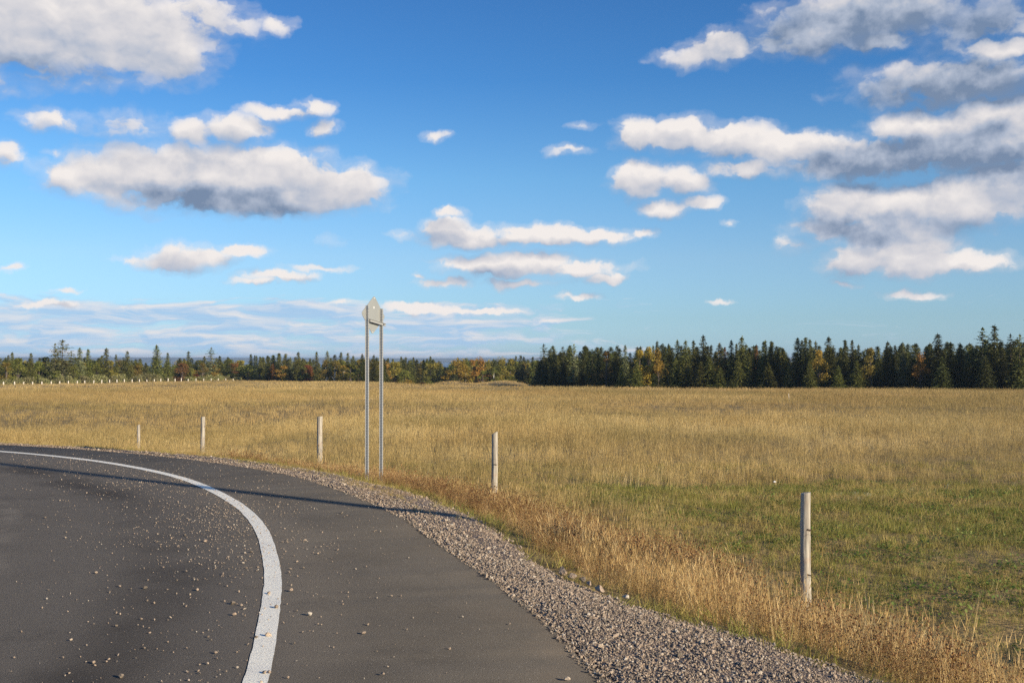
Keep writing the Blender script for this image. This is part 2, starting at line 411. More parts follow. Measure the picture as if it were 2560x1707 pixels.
m, nt, b = new_mat('fence_wire'); b.inputs['Base Color'].default_value = (.10, .085, .075, 1); b.inputs['Metallic'].default_value = .5; b.inputs['Roughness'].default_value = .6; M['wire'] = m

# trees
def mat_crown(name, a, bcol, transl=.25, var=.12):
    m, nt, b = new_mat(name)
    oi = nt.nodes.new('ShaderNodeObjectInfo')
    n = nnoise(nt, nobj(nt), .9, 3, .6)
    c = nmix(nt, nmap(nt, n, .35, .65), a, bcol)
    hs = nt.nodes.new('ShaderNodeHueSaturation')
    nt.links.new(nmath(nt, 'MULTIPLY_ADD', oi.outputs['Random'], .03, .485), hs.inputs['Hue'])
    nt.links.new(nmath(nt, 'MULTIPLY_ADD', oi.outputs['Random'], .5, .75), hs.inputs['Value'])
    nt.links.new(c, hs.inputs['Color'])
    nt.links.new(hs.outputs[0], b.inputs['Base Color'])
    b.inputs['Roughness'].default_value = .7
    add_transl(nt, b, hs.outputs[0], transl)
    return m
M['spruce'] = mat_crown('spruce_needles', (.085, .098, .022), (.155, .15, .036), .15)
M['darkspruce'] = mat_crown('dark_spruce_needles', (.042, .053, .014), (.092, .094, .024), .15)
M['palepine'] = mat_crown('pale_needles', (.13, .15, .065), (.22, .22, .10), .2)
M['green'] = mat_crown('green_leaves', (.11, .13, .025), (.20, .19, .04))
M['olive'] = mat_crown('olive_leaves', (.18, .155, .03), (.30, .23, .045))
M['yellow_l'] = mat_crown('yellow_leaves', (.24, .18, .03), (.40, .26, .045))
M['orange'] = mat_crown('orange_leaves', (.28, .145, .03), (.38, .21, .045))
M['rust'] = mat_crown('rust_leaves', (.18, .095, .03), (.25, .145, .045))
M['red'] = mat_crown('red_leaves', (.19, .045, .025), (.22, .08, .035))
M['sage'] = mat_crown('sage_leaves', (.19, .19, .075), (.30, .27, .12))
m, nt, b = new_mat('bark')
nt.links.new(nmix(nt, nnoise(nt, nobj(nt), 5, 4), (.07, .055, .045), (.16, .13, .11)), b.inputs['Base Color']); M['bark'] = m
m, nt, b = new_mat('birch_bark')
nt.links.new(nmix(nt, nmap(nt, nnoise(nt, nobj(nt), 4, 4), .5, .62), (.62, .60, .55), (.2, .18, .16)), b.inputs['Base Color']); M['birch'] = m

# ------------------------------------------------------------------ helpers
def mesh_from(name, verts, faces, mats, mi=None, smooth=False):
    me = bpy.data.meshes.new(name)
    if isinstance(faces, np.ndarray):
        nf, k = faces.shape
        me.vertices.add(len(verts)); me.vertices.foreach_set('co', np.asarray(verts, np.float32).ravel())
        me.loops.add(nf * k); me.loops.foreach_set('vertex_index', faces.astype(np.int32).ravel())
        me.polygons.add(nf); me.polygons.foreach_set('loop_start', np.arange(0, nf * k, k, dtype=np.int32))
        me.polygons.foreach_set('loop_total', np.full(nf, k, np.int32))
        me.update(calc_edges=True)
    else:
        me.from_pydata([tuple(v) for v in verts], [], faces)
    for m in mats: me.materials.append(m)
    if mi is not None: me.polygons.foreach_set('material_index', np.asarray(mi, np.int32))
    if smooth: me.polygons.foreach_set('use_smooth', [True] * len(me.polygons))
    me.update()
    return me
def link(name, me, parent=None, loc=(0, 0, 0)):
    o = bpy.data.objects.new(name, me); COL.objects.link(o); o.location = loc
    if parent: o.parent = parent
    return o
def tag(o, label=None, cat=None, group=None, kind=None):
    if label: o['label'] = label
    if cat: o['category'] = cat
    if group: o['group'] = group
    if kind: o['kind'] = kind
    return o
def ray_at(px, py, z=None, d=None):
    """point on the photo ray at world height z, or at depth d"""
    dx, dz = (px - 1280) / F, (853.5 - py) / F
    cp, sp_ = math.cos(PITCH), math.sin(PITCH)
    vx, vy, vz = dx, cp - dz * sp_, sp_ + dz * cp
    t = (z - CAMZ) / vz if z is not None else d / vy
    return np.array([vx * t, vy * t, CAMZ + vz * t])
def smooth01(x): x = np.clip(x, 0, 1); return x * x * (3 - 2 * x)
def vnoise(x, y, s, seed=0):
    """cheap value noise in numpy, range -1..1"""
    x = np.asarray(x) * s + seed * 17.3; y = np.asarray(y) * s + seed * 31.7
    xi, yi = np.floor(x).astype(np.int64), np.floor(y).astype(np.int64)
    fx, fy = smooth01(x - xi), smooth01(y - yi)
    def h(a, b_):
        n = (a * 374761393 + b_ * 668265263 + seed * 974634777) & 0x7fffffff
        n = ((n ^ (n >> 13)) * 1274126177) & 0x7fffffff
        return ((n ^ (n >> 16)) & 0xffff) / 32767.5 - 1
    return (h(xi, yi) * (1 - fx) + h(xi + 1, yi) * fx) * (1 - fy) + (h(xi, yi + 1) * (1 - fx) + h(xi + 1, yi + 1) * fx) * fy

# ------------------------------------------------------------------ road outlines (ground plane, metres)
def catmull(P, n):
    P = np.array(P, float); P = np.vstack([2 * P[0] - P[1], P, 2 * P[-1] - P[-2]])
    out = []
    for i in range(1, len(P) - 2):
        t = np.linspace(0, 1, n, endpoint=False)[:, None]
        a, b_, c_, d_ = P[i - 1], P[i], P[i + 1], P[i + 2]
        out.append(.5 * ((2 * b_) + (-a + c_) * t + (2 * a - 5 * b_ + 4 * c_ - d_) * t ** 2 + (-a + 3 * b_ - 3 * c_ + d_) * t ** 3))
    out.append(P[-2][None]); return np.vstack(out)
def resample(P, step):
    s = np.r_[0, np.cumsum(np.hypot(*np.diff(P, axis=0).T))]
    t = np.arange(0, s[-1], step)
    return np.c_[np.interp(t, s, P[:, 0]), np.interp(t, s, P[:, 1])]
LINE_C = [(-24, 22.2), (-19.5, 22.6), (-15, 22.2), (-11.6, 21.05), (-9.16, 19.71), (-7.48, 18.5), (-6.19, 17.3), (-4.88, 15.73), (-4.01, 14.34), (-3.13, 12.57), (-2.65, 11.36), (-2.3, 10.28), (-2.04, 9.3), (-1.8, 8.36), (-1.63, 7.48), (-1.46, 6.56), (-1.3, 5.61), (-1.15, 4), (-1.1, 2), (-1.2, -1), (-1.5, -5)]
EDGE_C = [(-26, 23.0), (-20.5, 23.7), (-16, 23.4), (-12.6, 22.4), (-9.89, 21.25), (-7.97, 20.2), (-6.1, 18.85), (-4.58, 17.4), (-3.18, 15.7), (-2.17, 13.88), (-1.18, 11.63), (-.79, 10.35), (-.33, 8.85), (-.12, 8.2), (.06, 7.51), (.25, 6.81), (.39, 6.1), (.5, 5.61), (.68, 4), (.8, 2), (.85, -1), (.8, -6)]
GRAV_C = [(-26, 23.35), (-20.5, 24.0), (-16, 23.7), (-12.6, 22.7), (-9.8, 21.6), (-8.0, 20.75), (-6.44, 19.76), (-4.96, 18.7), (-3.48, 17.22), (-2.49, 15.95), (-2.12, 15.25), (-1.44, 14.16), (-1.0, 13.14), (-.39, 11.57), (-.06, 10.26), (.2, 9.0), (.38, 8.42), (.56, 8.02), (.8, 7.5), (1.08, 7.06), (1.25, 6.81), (1.45, 6.52), (1.6, 6.2), (1.74, 5.93), (1.9, 5.5), (2.2, 4), (2.35, 2), (2.4, -1), (2.4, -6)]
LINE = resample(catmull(LINE_C, 12), .12)
for _ in range(25): LINE[1:-1] = LINE[1:-1] * .5 + (LINE[:-2] + LINE[2:]) * .25
EDGE = resample(catmull(EDGE_C, 12), .07)
GRAV = resample(catmull(GRAV_C, 12), .07)
def sdist(x, y, P):
    """signed distance to polyline, positive on the field side"""
    x = np.atleast_1d(np.asarray(x, float)); y = np.atleast_1d(np.asarray(y, float))
    Q = P[::3]; best = np.full(x.shape, 1e9); sg = np.ones(x.shape)
    for i in range(len(Q) - 1):
        a, b_ = Q[i], Q[i + 1]; e = b_ - a
        t = np.clip(((x - a[0]) * e[0] + (y - a[1]) * e[1]) / (e @ e), 0, 1)
        dx, dy = x - a[0] - t * e[0], y - a[1] - t * e[1]
        d = dx * dx + dy * dy; k = d < best
        best[k] = d[k]; sg[k] = np.where((e[0] * dy - e[1] * dx)[k] > 0, 1, -1)
    return np.sqrt(best) * sg

# ------------------------------------------------------------------ terrain
DYPX = np.array([-600, 0, 300, 560, 640, 900, 1010, 1100, 1340, 1360, 1600, 2000, 2500, 3200], float)
DYV = np.array([64, 62, 55, 50.5, 51, 55, 59, 61, 63, 66, 69, 72, 76, 80], float)
def crest_d(px): return 1.8 / (np.interp(px, DYPX, DYV) / F - .011)
def terrain(x, y, s=None):
    x = np.atleast_1d(np.asarray(x, float)); y = np.atleast_1d(np.asarray(y, float))
    yy = np.maximum(y, 1.0)
    px = 1280 + F * x / yy
    z = -.50 - .011 * np.maximum(y, 0)
    z = z + .05 * vnoise(x, y, .35, 1) + .02 * vnoise(x, y, 1.3, 2) + .10 * vnoise(x, y, .05, 3) * smooth01((y - 30) / 60)
    # the ground sinks towards the far left corner of the fence
    z -= .62 * smooth01((-x - 5) / 8) * np.exp(-((y - 42) / 22) ** 2)
    dc = crest_d(px)
    z -= np.where(px < 1350, .030 * np.maximum(y - dc, 0) * smooth01((y - dc) / 15), .004 * np.maximum(y - dc - 20, 0))
    # sandy rise in the gap between the woods
    z += (2.15) * np.exp(-((px - 1265) / 95) ** 2) * np.exp(-((y - 222) / 22) ** 2)
    z += (1.5) * np.exp(-((px - 1120) / 60) ** 2) * np.exp(-((y - 215) / 14) ** 2)
    z = np.where(y > 330, z - .03 * (y - 330), z)
    z = np.maximum(z, -17.5)
    if s is None:
        s = np.full(x.shape, 50.0); k = (y < 40) & (x > -45) & (x < 30)
        if k.any(): s[k] = sdist(x[k], y[k], GRAV)
    t = smooth01((s + .1) / 2.3)
    return np.where(s < 0, -.10 + 0 * s, -.06 * (1 - t) + z * t) + np.where(s > 0, .02 * vnoise(x, y, 3, 5) * smooth01(s / .4), 0)
def tz(x, y): return float(terrain(x, y)[0])

ys = [-7.0]
while ys[-1] < 900: ys.append(ys[-1] + .11 * (1 + max(ys[-1], 0) / 13) + (max(0, ys[-1] - 340) * .05))
ys = np.array(ys); nx = 300
T, Y = np.meshgrid(np.linspace(-1, 1, nx), ys)
X = T * (16 + .62 * np.maximum(Y, 0)) - 2 * (1 - np.abs(T))
Z = terrain(X.ravel(), Y.ravel())
idx = np.arange(X.size).reshape(X.shape)
Fq = np.c_[idx[:-1, :-1].ravel(), idx[:-1, 1:].ravel(), idx[1:, 1:].ravel(), idx[1:, :-1].ravel()]
g = link('ground', mesh_from('ground', np.c_[X.ravel(), Y.ravel(), Z], Fq, [M['soil']], smooth=True)); tag(g, kind='structure')

# far water and hills across it
m, nt, b = new_mat('far_water'); b.inputs['Base Color'].default_value = (.03, .07, .10, 1); b.inputs['Roughness'].default_value = .35; b.inputs['Specular IOR Level'].default_value = .5
nbump(nt, b, nnoise(nt, npos(nt), .05, 3), .5, 1.0); M['water'] = m
wv = np.array([(-5200, 700, -16.0), (5200, 700, -16.0), (5200, 9000, -16.0), (-5200, 9000, -16.0)])
tag(link('water', mesh_from('water', wv, np.array([[0, 1, 2, 3]]), [M['water']])), kind='structure')
m, nt, b = new_mat('far_land'); p = npos(nt)
mp = nt.nodes.new('ShaderNodeMapping'); mp.inputs['Scale'].default_value = (.004, .002, .05); nt.links.new(p, mp.inputs[0])
c = nramp(nt, nnoise(nt, mp.outputs[0], 1.0, 6, .65), [(.35, (.03, .055, .03)), (.55, (.07, .085, .04)), (.72, (.20, .18, .11))])
nt.links.new(c, b.inputs['Base Color']); M['land'] = m
hx = np.linspace(-4200, 4200, 260); hy = np.linspace(5000, 7400, 26)
HX, HYg = np.meshgrid(hx, hy)
tt = (HYg - 5000) / 2400
top = 5.5 + 2.2 * vnoise(HX, HYg * 0, .0011, 4) + 1.2 * vnoise(HX, HYg * 0, .004, 6)
HZ = -16.3 + (top * 7400 / 5400 + 17.5) * smooth01(tt * 1.15) ** .8 + 1.1 * vnoise(HX, HYg, .006, 8) * smooth01(tt * 4)
idx = np.arange(HX.size).reshape(HX.shape)
Fh = np.c_[idx[:-1, :-1].ravel(), idx[:-1, 1:].ravel(), idx[1:, 1:].ravel(), idx[1:, :-1].ravel()]
tag(link('hills', mesh_from('hills', np.c_[HX.ravel(), HYg.ravel(), HZ.ravel()], Fh, [M['land']], smooth=True)), kind='structure')

# ------------------------------------------------------------------ road, painted line, gravel shoulder
jit = .012 * np.c_[vnoise(EDGE[:, 0], EDGE[:, 1], 6, 3), vnoise(EDGE[:, 0], EDGE[:, 1], 6, 9)] + .02 * np.c_[vnoise(EDGE[:, 0], EDGE[:, 1], 1.7, 3), vnoise(EDGE[:, 0], EDGE[:, 1], 1.7, 9)]
E2 = EDGE + jit
n = len(E2); rad = np.array([1, .9, .75, .55, .3, .12]); V = []
for r_ in rad:
    q = np.array(CC) + (E2 - np.array(CC)) * r_
    V.append(np.c_[q, np.zeros(n)])
edge_low = np.c_[E2 + .004, np.full(n, -.06)]
V = np.vstack([edge_low] + V); idx = np.arange(V.shape[0]).reshape(len(rad) + 1, n)
Fr = np.c_[idx[:-1, :-1].ravel(), idx[:-1, 1:].ravel(), idx[1:, 1:].ravel(), idx[1:, :-1].ravel()]
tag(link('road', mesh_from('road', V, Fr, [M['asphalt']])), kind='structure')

tn = np.gradient(LINE, axis=0); tn /= np.hypot(*tn.T)[:, None]; nrm = np.c_[-tn[:, 1], tn[:, 0]]
LW = .064
a_ = LINE + nrm * (LW + .004 * vnoise(LINE[:, 0], LINE[:, 1], 9, 1)[:, None]); b_ = LINE - nrm * (LW + .004 * vnoise(LINE[:, 0], LINE[:, 1], 9, 2)[:, None])
V = np.vstack([np.c_[a_, np.full(len(a_), .004)], np.c_[b_, np.full(len(b_), .004)]]); n = len(a_)
i = np.arange(n - 1); Fl = np.c_[i, i + 1, i + 1 + n, i + n]
tag(link('road_marking_line', mesh_from('line', V, Fl, [M['paint']])), kind='structure')

nS = 500
def param(P, k): 
    s = np.r_[0, np.cumsum(np.hypot(*np.diff(P, axis=0).T))]; t = np.linspace(0, s[-1], k)
    return np.c_[np.interp(t, s, P[:, 0]), np.interp(t, s, P[:, 1])]
# pair every edge point with the nearest gravel-border point, kept in order
A = param(EDGE, nS); ia = [int(np.argmin(((GRAV - q) ** 2).sum(1))) for q in A]; ia = np.maximum.accumulate(ia)
ia = np.convolve(np.pad(ia, 6, mode='edge'), np.ones(13) / 13, 'valid')
B = np.c_[np.interp(ia, np.arange(len(GRAV)), GRAV[:, 0]), np.interp(ia, np.arange(len(GRAV)), GRAV[:, 1])]
nW = 14; V = []
for k in range(nW + 1):
    u = k / nW * 1.12 - .02
    q = A * (1 - u) + B * u
    zz = -.012 + .022 * np.sin(np.clip(u, 0, 1) * 3.1) - .02 * max(0, u - .8) / .2 * 1.0 - (.12 if u > 1.05 else 0) - (.05 if k == 0 else 0)
    V.append(np.c_[q, zz + .010 * vnoise(q[:, 0], q[:, 1], 5, 12)])
V = np.vstack(V); idx = np.arange(V.shape[0]).reshape(nW + 1, nS)
Fg = np.c_[idx[:-1, :-1].ravel(), idx[1:, :-1].ravel(), idx[1:, 1:].ravel(), idx[:-1, 1:].ravel()]
tag(link('gravel_path', mesh_from('gravel_path', V, Fg, [M['gravelbed']], smooth=True)), kind='structure')

# ------------------------------------------------------------------ instancing of uncountable stuff
def scatter(name, pts, rot, scl, tint, kinds, protos, label, cat):
    """one 'stuff' object: points of a mesh carry copies of the proto meshes"""
    me = bpy.data.meshes.new(name)
    n = len(pts); me.vertices.add(n); me.vertices.foreach_set('co', np.asarray(pts, np.float32).ravel())
    for nm, ty, arr in (('rot', 'FLOAT_VECTOR', rot), ('scl', 'FLOAT_VECTOR', scl)):
        a = me.attributes.new(nm, ty, 'POINT'); a.data.foreach_set('vector', np.asarray(arr, np.float32).ravel())
    a = me.attributes.new('tint', 'FLOAT', 'POINT'); a.data.foreach_set('value', np.asarray(tint, np.float32))
    a = me.attributes.new('kind', 'INT', 'POINT'); a.data.foreach_set('value', np.asarray(kinds, np.int32))
    o = link(name, me)
    g = bpy.data.node_groups.new(name, 'GeometryNodeTree')
    g.interface.new_socket("Geometry", in_out='INPUT', socket_type='NodeSocketGeometry')
    g.interface.new_socket("Geometry", in_out='OUTPUT', socket_type='NodeSocketGeometry')
    gi = g.nodes.new('NodeGroupInput'); go = g.nodes.new('NodeGroupOutput')
    gg = g.nodes.new('GeometryNodeGeometryToInstance')
    for pm in reversed(protos):
        po = bpy.data.objects.new(pm.name, pm)          # never linked: only a shape source
        oi = g.nodes.new('GeometryNodeObjectInfo'); oi.inputs[0].default_value = po
        gti = g.nodes.new('GeometryNodeGeometryToInstance')
        g.links.new(oi.outputs['Geometry'], gti.inputs[0])
        g.links.new(gti.outputs[0], gg.inputs[0])
    jg = gg
    # join: order of links is reversed on a multi-input socket; exact order is unimportant
    jn = g.nodes.new('GeometryNodeJoinGeometry')
    for l in list(g.links):
        if l.to_node == gg: fs = l.from_socket; g.links.remove(l); g.links.new(fs, jn.inputs[0])
    g.nodes.remove(gg)
    iop = g.nodes.new('GeometryNodeInstanceOnPoints')
    g.links.new(gi.outputs[0], iop.inputs['Points']); g.links.new(jn.outputs[0], iop.inputs['Instance'])
    iop.inputs['Pick Instance'].default_value = True
    def na(nm, ty):
        x = g.nodes.new('GeometryNodeInputNamedAttribute'); x.data_type = ty; x.inputs[0].default_value = nm
        return x.outputs[0]
    g.links.new(na('kind', 'INT'), iop.inputs['Instance Index'])
    g.links.new(na('rot', 'FLOAT_VECTOR'), iop.inputs['Rotation'])
    g.links.new(na('scl', 'FLOAT_VECTOR'), iop.inputs['Scale'])
    g.links.new(iop.outputs[0], go.inputs[0])
    md = o.modifiers.new('scatter', 'NODES'); md.node_group = g
    return tag(o, label, cat, kind='stuff')

class Builder:
    def __init__(s): s.v = []; s.f = []; s.m = []; s.n = 0
    def quadstrip(s, L_, R_, mi):
        k = len(L_)
        for a, b_ in zip(L_, R_): s.v.append(a); s.v.append(b_)
        for i in range(k - 1): s.f.append((s.n + 2 * i, s.n + 2 * i + 1, s.n + 2 * i + 3, s.n + 2 * i + 2)); s.m.append(mi)
        s.n += 2 * k
    def tri(s, a, b_, c_, mi):
        s.v += [a, b_, c_]; s.f.append((s.n, s.n + 1, s.n + 2)); s.m.append(mi); s.n += 3
    def blade(s, base, ang, h, w, lean, mi, segs=3, curl=1.6):
        d = np.array([math.cos(ang), math.sin(ang), 0]); side = np.array([-math.sin(ang + .6), math.cos(ang + .6), 0])
        L_, R_ = [], []
        for i in range(segs + 1):
            t = i / segs; p = base + d * lean * h * t ** curl + np.array([0, 0, h * t * (1 - .25 * lean * t)])
            ww = w * (1 - t * .85) * .5
            L_.append(p - side * ww); R_.append(p + side * ww)
        s.quadstrip(L_, R_, mi); return (L_[-1] + R_[-1]) / 2
    def blob(s, c_, r, mi, rnd, sz=1.0):
        """small faceted seed head"""
        o = [c_ + np.array(q) * r * rnd.uniform(.7, 1.3) for q in ((1, 0, 0), (0, 1, 0), (-1, 0, 0), (0, -1, 0), (0, 0, sz), (0, 0, -sz))]
        s.v += o
        for a, b_, cc in ((0, 1, 4), (1, 2, 4), (2, 3, 4), (3, 0, 4), (1, 0, 5), (2, 1, 5), (3, 2, 5), (0, 3, 5)):
            s.f.append((s.n + a, s.n + b_, s.n + cc)); s.m.append(mi)
        s.n += 6
    def mesh(s, name, mats):
        return mesh_from(name, s.v, s.f, mats, s.m)

def proto_tuft(name, seed, nb, rad, hmin, hmax, w, lean, mat, heads=0, mat2=None, segs=3):
    r = random.Random(seed); B_ = Builder()
    for _ in range(nb):
        a = r.uniform(0, 6.283); q = rad * math.sqrt(r.random()); ph = r.uniform(0, 6.283)
        h = r.uniform(hmin, hmax)
        tip = B_.blade(np.array([q * math.cos(a), q * math.sin(a), -.02]), ph, h, w * r.uniform(.7, 1.3), r.uniform(.05, lean), 0, segs)
        if heads and r.random() < heads:
            hl = h * r.uniform(.12, .22)
            B_.blade(tip - np.array([0, 0, hl * .6]), ph + 1.2, hl, w * 1.5, .15, 1 if mat2 else 0, 2)
    return B_.mesh(name, [mat] + ([mat2] if mat2 else []))
def proto_weed(name, seed):
    """stiff branching brown stems carrying small dark seed heads"""
    r = random.Random(seed); B_ = Builder()
    for _ in range(9):
        a = r.uniform(0, 6.283); q = .12 * math.sqrt(r.random()); ph = r.uniform(0, 6.283); h = r.uniform(.18, .42)
        base = np.array([q * math.cos(a), q * math.sin(a), -.02]); ln = r.uniform(.1, .6)
        B_.blade(base, ph, h, .0035, ln, 0, 3)
        for _ in range(r.randint(3, 6)):
            t = r.uniform(.45, .98); p0 = base + np.array([math.cos(ph) * ln * h * t ** 1.6, math.sin(ph) * ln * h * t ** 1.6, h * t * (1 - .25 * ln * t)])
            a2 = r.uniform(0, 6.283); l2 = r.uniform(.03, .09)
            tip = B_.blade(p0, a2, l2, .003, .9, 0, 1)
            B_.blob(tip, r.uniform(.006, .011), 1, r, .9)
    for _ in range(5):
        a = r.uniform(0, 6.283)
        B_.blade(np.array([.08 * math.cos(a), .08 * math.sin(a), -.01]), r.uniform(0, 6.283), r.uniform(.06, .14), .008, .9, 2, 2)
    return B_.mesh(name, [M['straw'], M['head'], M['short']])
def proto_clover(name, seed):
    r = random.Random(seed); B_ = Builder()
    for _ in range(16):
        a = r.uniform(0, 6.283); q = .10 * math.sqrt(r.random()); z = r.uniform(.01, .06)
        c_ = np.array([q * math.cos(a), q * math.sin(a), z]); s_ = r.uniform(.009, .018)
        u = np.array([r.gauss(0, 1), r.gauss(0, 1), r.gauss(0, .35)]); u /= np.linalg.norm(u)
        v_ = np.cross(u, np.array([r.gauss(0, .4), r.gauss(0, .4), 1.0])); v_ /= np.linalg.norm(v_)
        B_.quadstrip([c_ - u * s_, c_ + u * s_ * .2 - v_ * s_ * .7], [c_ + u * s_ * .2 + v_ * s_ * .7, c_ + u * s_], 0)
    return B_.mesh(name, [M['clover']])
def proto_rock(name, seed, mat, sub=2, flat=.65):
    bm = bmesh.new(); bmesh.ops.create_icosphere(bm, subdivisions=sub, radius=.5)
    r = random.Random(seed); off = Vector((r.uniform(-50, 50), r.uniform(-50, 50), r.uniform(-50, 50)))
    pl = [(Vector((r.gauss(0, 1), r.gauss(0, 1), r.gauss(0, 1))).normalized(), r.uniform(.26, .42)) for _ in range(9)]
    sx_, sy_ = r.uniform(.8, 1.3), r.uniform(.7, 1.0)
    for v in bm.verts:
        for nn, dd in pl:                      # chip with random planes
            k = v.co.dot(nn) - dd
            if k > 0: v.co -= nn * k
        v.co *= 1 + .12 * mnoise.noise(v.co * 3 + off)
        v.co.x *= sx_; v.co.y *= sy_; v.co.z *= flat * r.choice((1, 1))
    me = bpy.data.meshes.new(name); bm.to_mesh(me); bm.free(); me.materials.append(mat)
    return me

FAST_DBG = False

# ------------------------------------------------------------------ gravel
rocks = [proto_rock('rock', 100 + i, M['stone_i'], 1) for i in range(7)]
def on_strip(n, lo=-.05, hi=1.08, dmax=40):
    s = rng.uniform(0, 1, n); k = s * (nS - 2); i = k.astype(int); f = (k - i)[:, None]
    a = A[i] * (1 - f) + A[i + 1] * f; b2 = B[i] * (1 - f) + B[i + 1] * f
    u = rng.uniform(lo, hi, n)[:, None]
    return a * (1 - u) + b2 * u, u[:, 0]
def shoulder_z(q, u): return -.012 + .022 * np.sin(np.clip(u, 0, 1) * 3.1) - .02 * np.clip((u - .8) / .2, 0, 1.2) + .010 * vnoise(q[:, 0], q[:, 1], 5, 12)
q, u = on_strip(560000)
d = np.hypot(q[:, 0], q[:, 1]); inv = (q[:, 1] > 3.5) & (q[:, 0] > -14)
wid = np.hypot(*(B - A).T).mean()
pr = np.clip(5.2 / d, 0, 1) ** 1.7 * np.where(u < -.0, .35, 1) * np.where((d > 9) & (u > .5), .25, 1) * np.where(d > 11, .8, 1)
keep = inv & (rng.random(len(q)) < pr); q, u, d = q[keep], u[keep], d[keep]
n = len(q); size = rng.lognormal(math.log(.0115), .42, n) * np.clip(d / 8, 1, 1.25)
size = np.clip(size, .006, .045)
z = shoulder_z(q, u) + size * .12
z = np.where(u < 0, np.maximum(z, size * .22), z)
scatter('gravel', np.c_[q, z], rng.uniform(-3.1, 3.1, (n, 3)), size[:, None] * rng.uniform(.8, 1.3, (n, 3)), rng.random(n), rng.integers(0, 7, n), rocks,
        'pinkish grey crushed stone covering the road shoulder', 'gravel')
print('gravel', n)

# fine chips strewn over the asphalt, densest along the inside of the white line
N0 = 150000
i = rng.integers(0, len(LINE) - 1, N0); off = np.where(rng.random(N0) < .78, -np.abs(rng.normal(.05, .75, N0)), np.abs(rng.normal(0, .55, N0)))
q = LINE[i] + nrm[i] * off[:, None] * 1.0 + rng.normal(0, .05, (N0, 2))
along = q[:, 1]
dens = np.exp(-((along - 12.5) / 3.6) ** 2) * 1.0 + .16 * (along < 10) + .25 * np.exp(-((along - 17) / 2.5) ** 2)
dens *= .45 + .55 * (vnoise(q[:, 0], q[:, 1], 1.1, 21) > -.1)
keep = (q[:, 1] > 4.5) & (rng.random(N0) < dens * .20); q = q[keep]
q2 = np.c_[rng.uniform(-9, 1, 1400), rng.uniform(5, 19, 1400)]
q2 = q2[sdist(q2[:, 0], q2[:, 1], EDGE) < -.1]
q = np.vstack([q, q2]); n = len(q)
size = np.clip(rng.lognormal(math.log(.0070), .55, n), .003, .017)
scatter('gravel_chips', np.c_[q, size * .22 + .004], rng.uniform(-3.1, 3.1, (n, 3)), size[:, None] * rng.uniform(.8, 1.3, (n, 3)), .35 + .65 * rng.random(n), rng.integers(0, 7, n), rocks,
        'small stone chips strewn over the asphalt around the white line', 'gravel')
print('chips', n)

# ------------------------------------------------------------------ grasses
tallP = [proto_tuft('tall_tuft', 10 + i, 15, .13, .16, .46, .0042, .55, M['tall'], .45, M['tall']) for i in range(6)]
midP = [proto_tuft('field_tuft', 30 + i, 22, .42, .14, .44, .011, .6, M['far'], .25, M['far'], 2) for i in range(5)]
farP = [proto_tuft('far_tuft', 50 + i, 26, 1.1, .12, .42, .030, .6, M['far'], 0, None, 2) for i in range(4)]
shortP = [proto_tuft('short_tuft', 70 + i, 22, .09, .03, .105, .0045, 1.1, M['short'], 0, None, 2) for i in range(6)]
cloverP = [proto_clover('clover', 80 + i) for i in range(4)]
weedP = [proto_weed('weed', 90 + i) for i in range(6)]
strawP = [proto_tuft('straw_tuft', 110 + i, 9, .08, .25, .62, .0042, .45, M['straw'], .75, M['straw'], 4) for i in range(5)]

def wedge(n, d0, d1, m0=.50):
    """random ground points inside the widened view wedge"""
    y = np.sqrt(rng.uniform(d0 * d0, d1 * d1, n)); x = y * rng.uniform(-m0, m0, n)
    return x, y
def rots(n, tilt=.12): return np.c_[rng.normal(0, tilt, n), rng.normal(0, tilt, n), rng.uniform(0, 6.283, n)]
def put(name, x, y, z, sc_, tint, nk, protos, label, cat, tilt=.12, zs=None):
    n = len(x); s3 = np.repeat(sc_[:, None], 3, 1)
    if zs is not None: s3[:, 2] *= zs
    print(name, n)
    return scatter(name, np.c_[x, y, z], rots(n, tilt), s3, tint, rng.integers(0, nk, n), protos, label, cat)

# border between the cropped green corner and the tall hay, as a smooth mask: 1 = green
def green_mask(x, y, s):
    lim = 22.0 + 1.6 * vnoise(x, y, .25, 31) + .6 * vnoise(x, y, 1.1, 32) - np.maximum(0, (x - 4)) * .15
    edge = s - (2.5 + .35 * vnoise(x, y, .8, 33)) - np.maximum(0, (y - 13) * .28)
    return smooth01((lim - y) / 2.2) * smooth01(edge / .9)

# cropped green corner
x, y = wedge(62000, 5.0, 25.5, .88); s = sdist(x, y, GRAV); gm = green_mask(x, y, s)
k = (s > 1.2) & (rng.random(len(x)) < np.maximum(gm, .25)) & (x > -3); x, y, s = x[k], y[k], s[k]
hv = .92 + .26 * vnoise(x, y, 1.6, 35)
put('short_grass', x, y, terrain(x, y, s), np.clip(rng.normal(1, .2, len(x)) * hv, .5, 1.7) * np.clip(y / 12, 1, 1.4), np.clip(rng.beta(2, 2, len(x)) + .32 * vnoise(x, y, 1.3, 36), 0, 1), 6, shortP,
    'short green and tan grass in the near corner of the field', 'grass', .25)
x, y = wedge(14000, 5.5, 22, .75); s = sdist(x, y, GRAV); gm = green_mask(x, y, s)
k = (s > .6) & (rng.random(len(x)) < gm * smooth01(.5 + vnoise(x, y, .9, 38))) ; x, y, s = x[k], y[k], s[k]
put('clover_leaves', x, y, terrain(x, y, s), rng.uniform(.7, 1.4, len(x)), rng.random(len(x)), 4, cloverP, 'small green clover leaves low between the short grass', 'clover', .2)
x, y = wedge(8200, 5.5, 24, .78); s = sdist(x, y, GRAV)
k = (s > 2.3) & (x > -2) & (vnoise(x, y, .8, 40) + .6 * rng.random(len(x)) > .45); x, y, s = x[k], y[k], s[k]
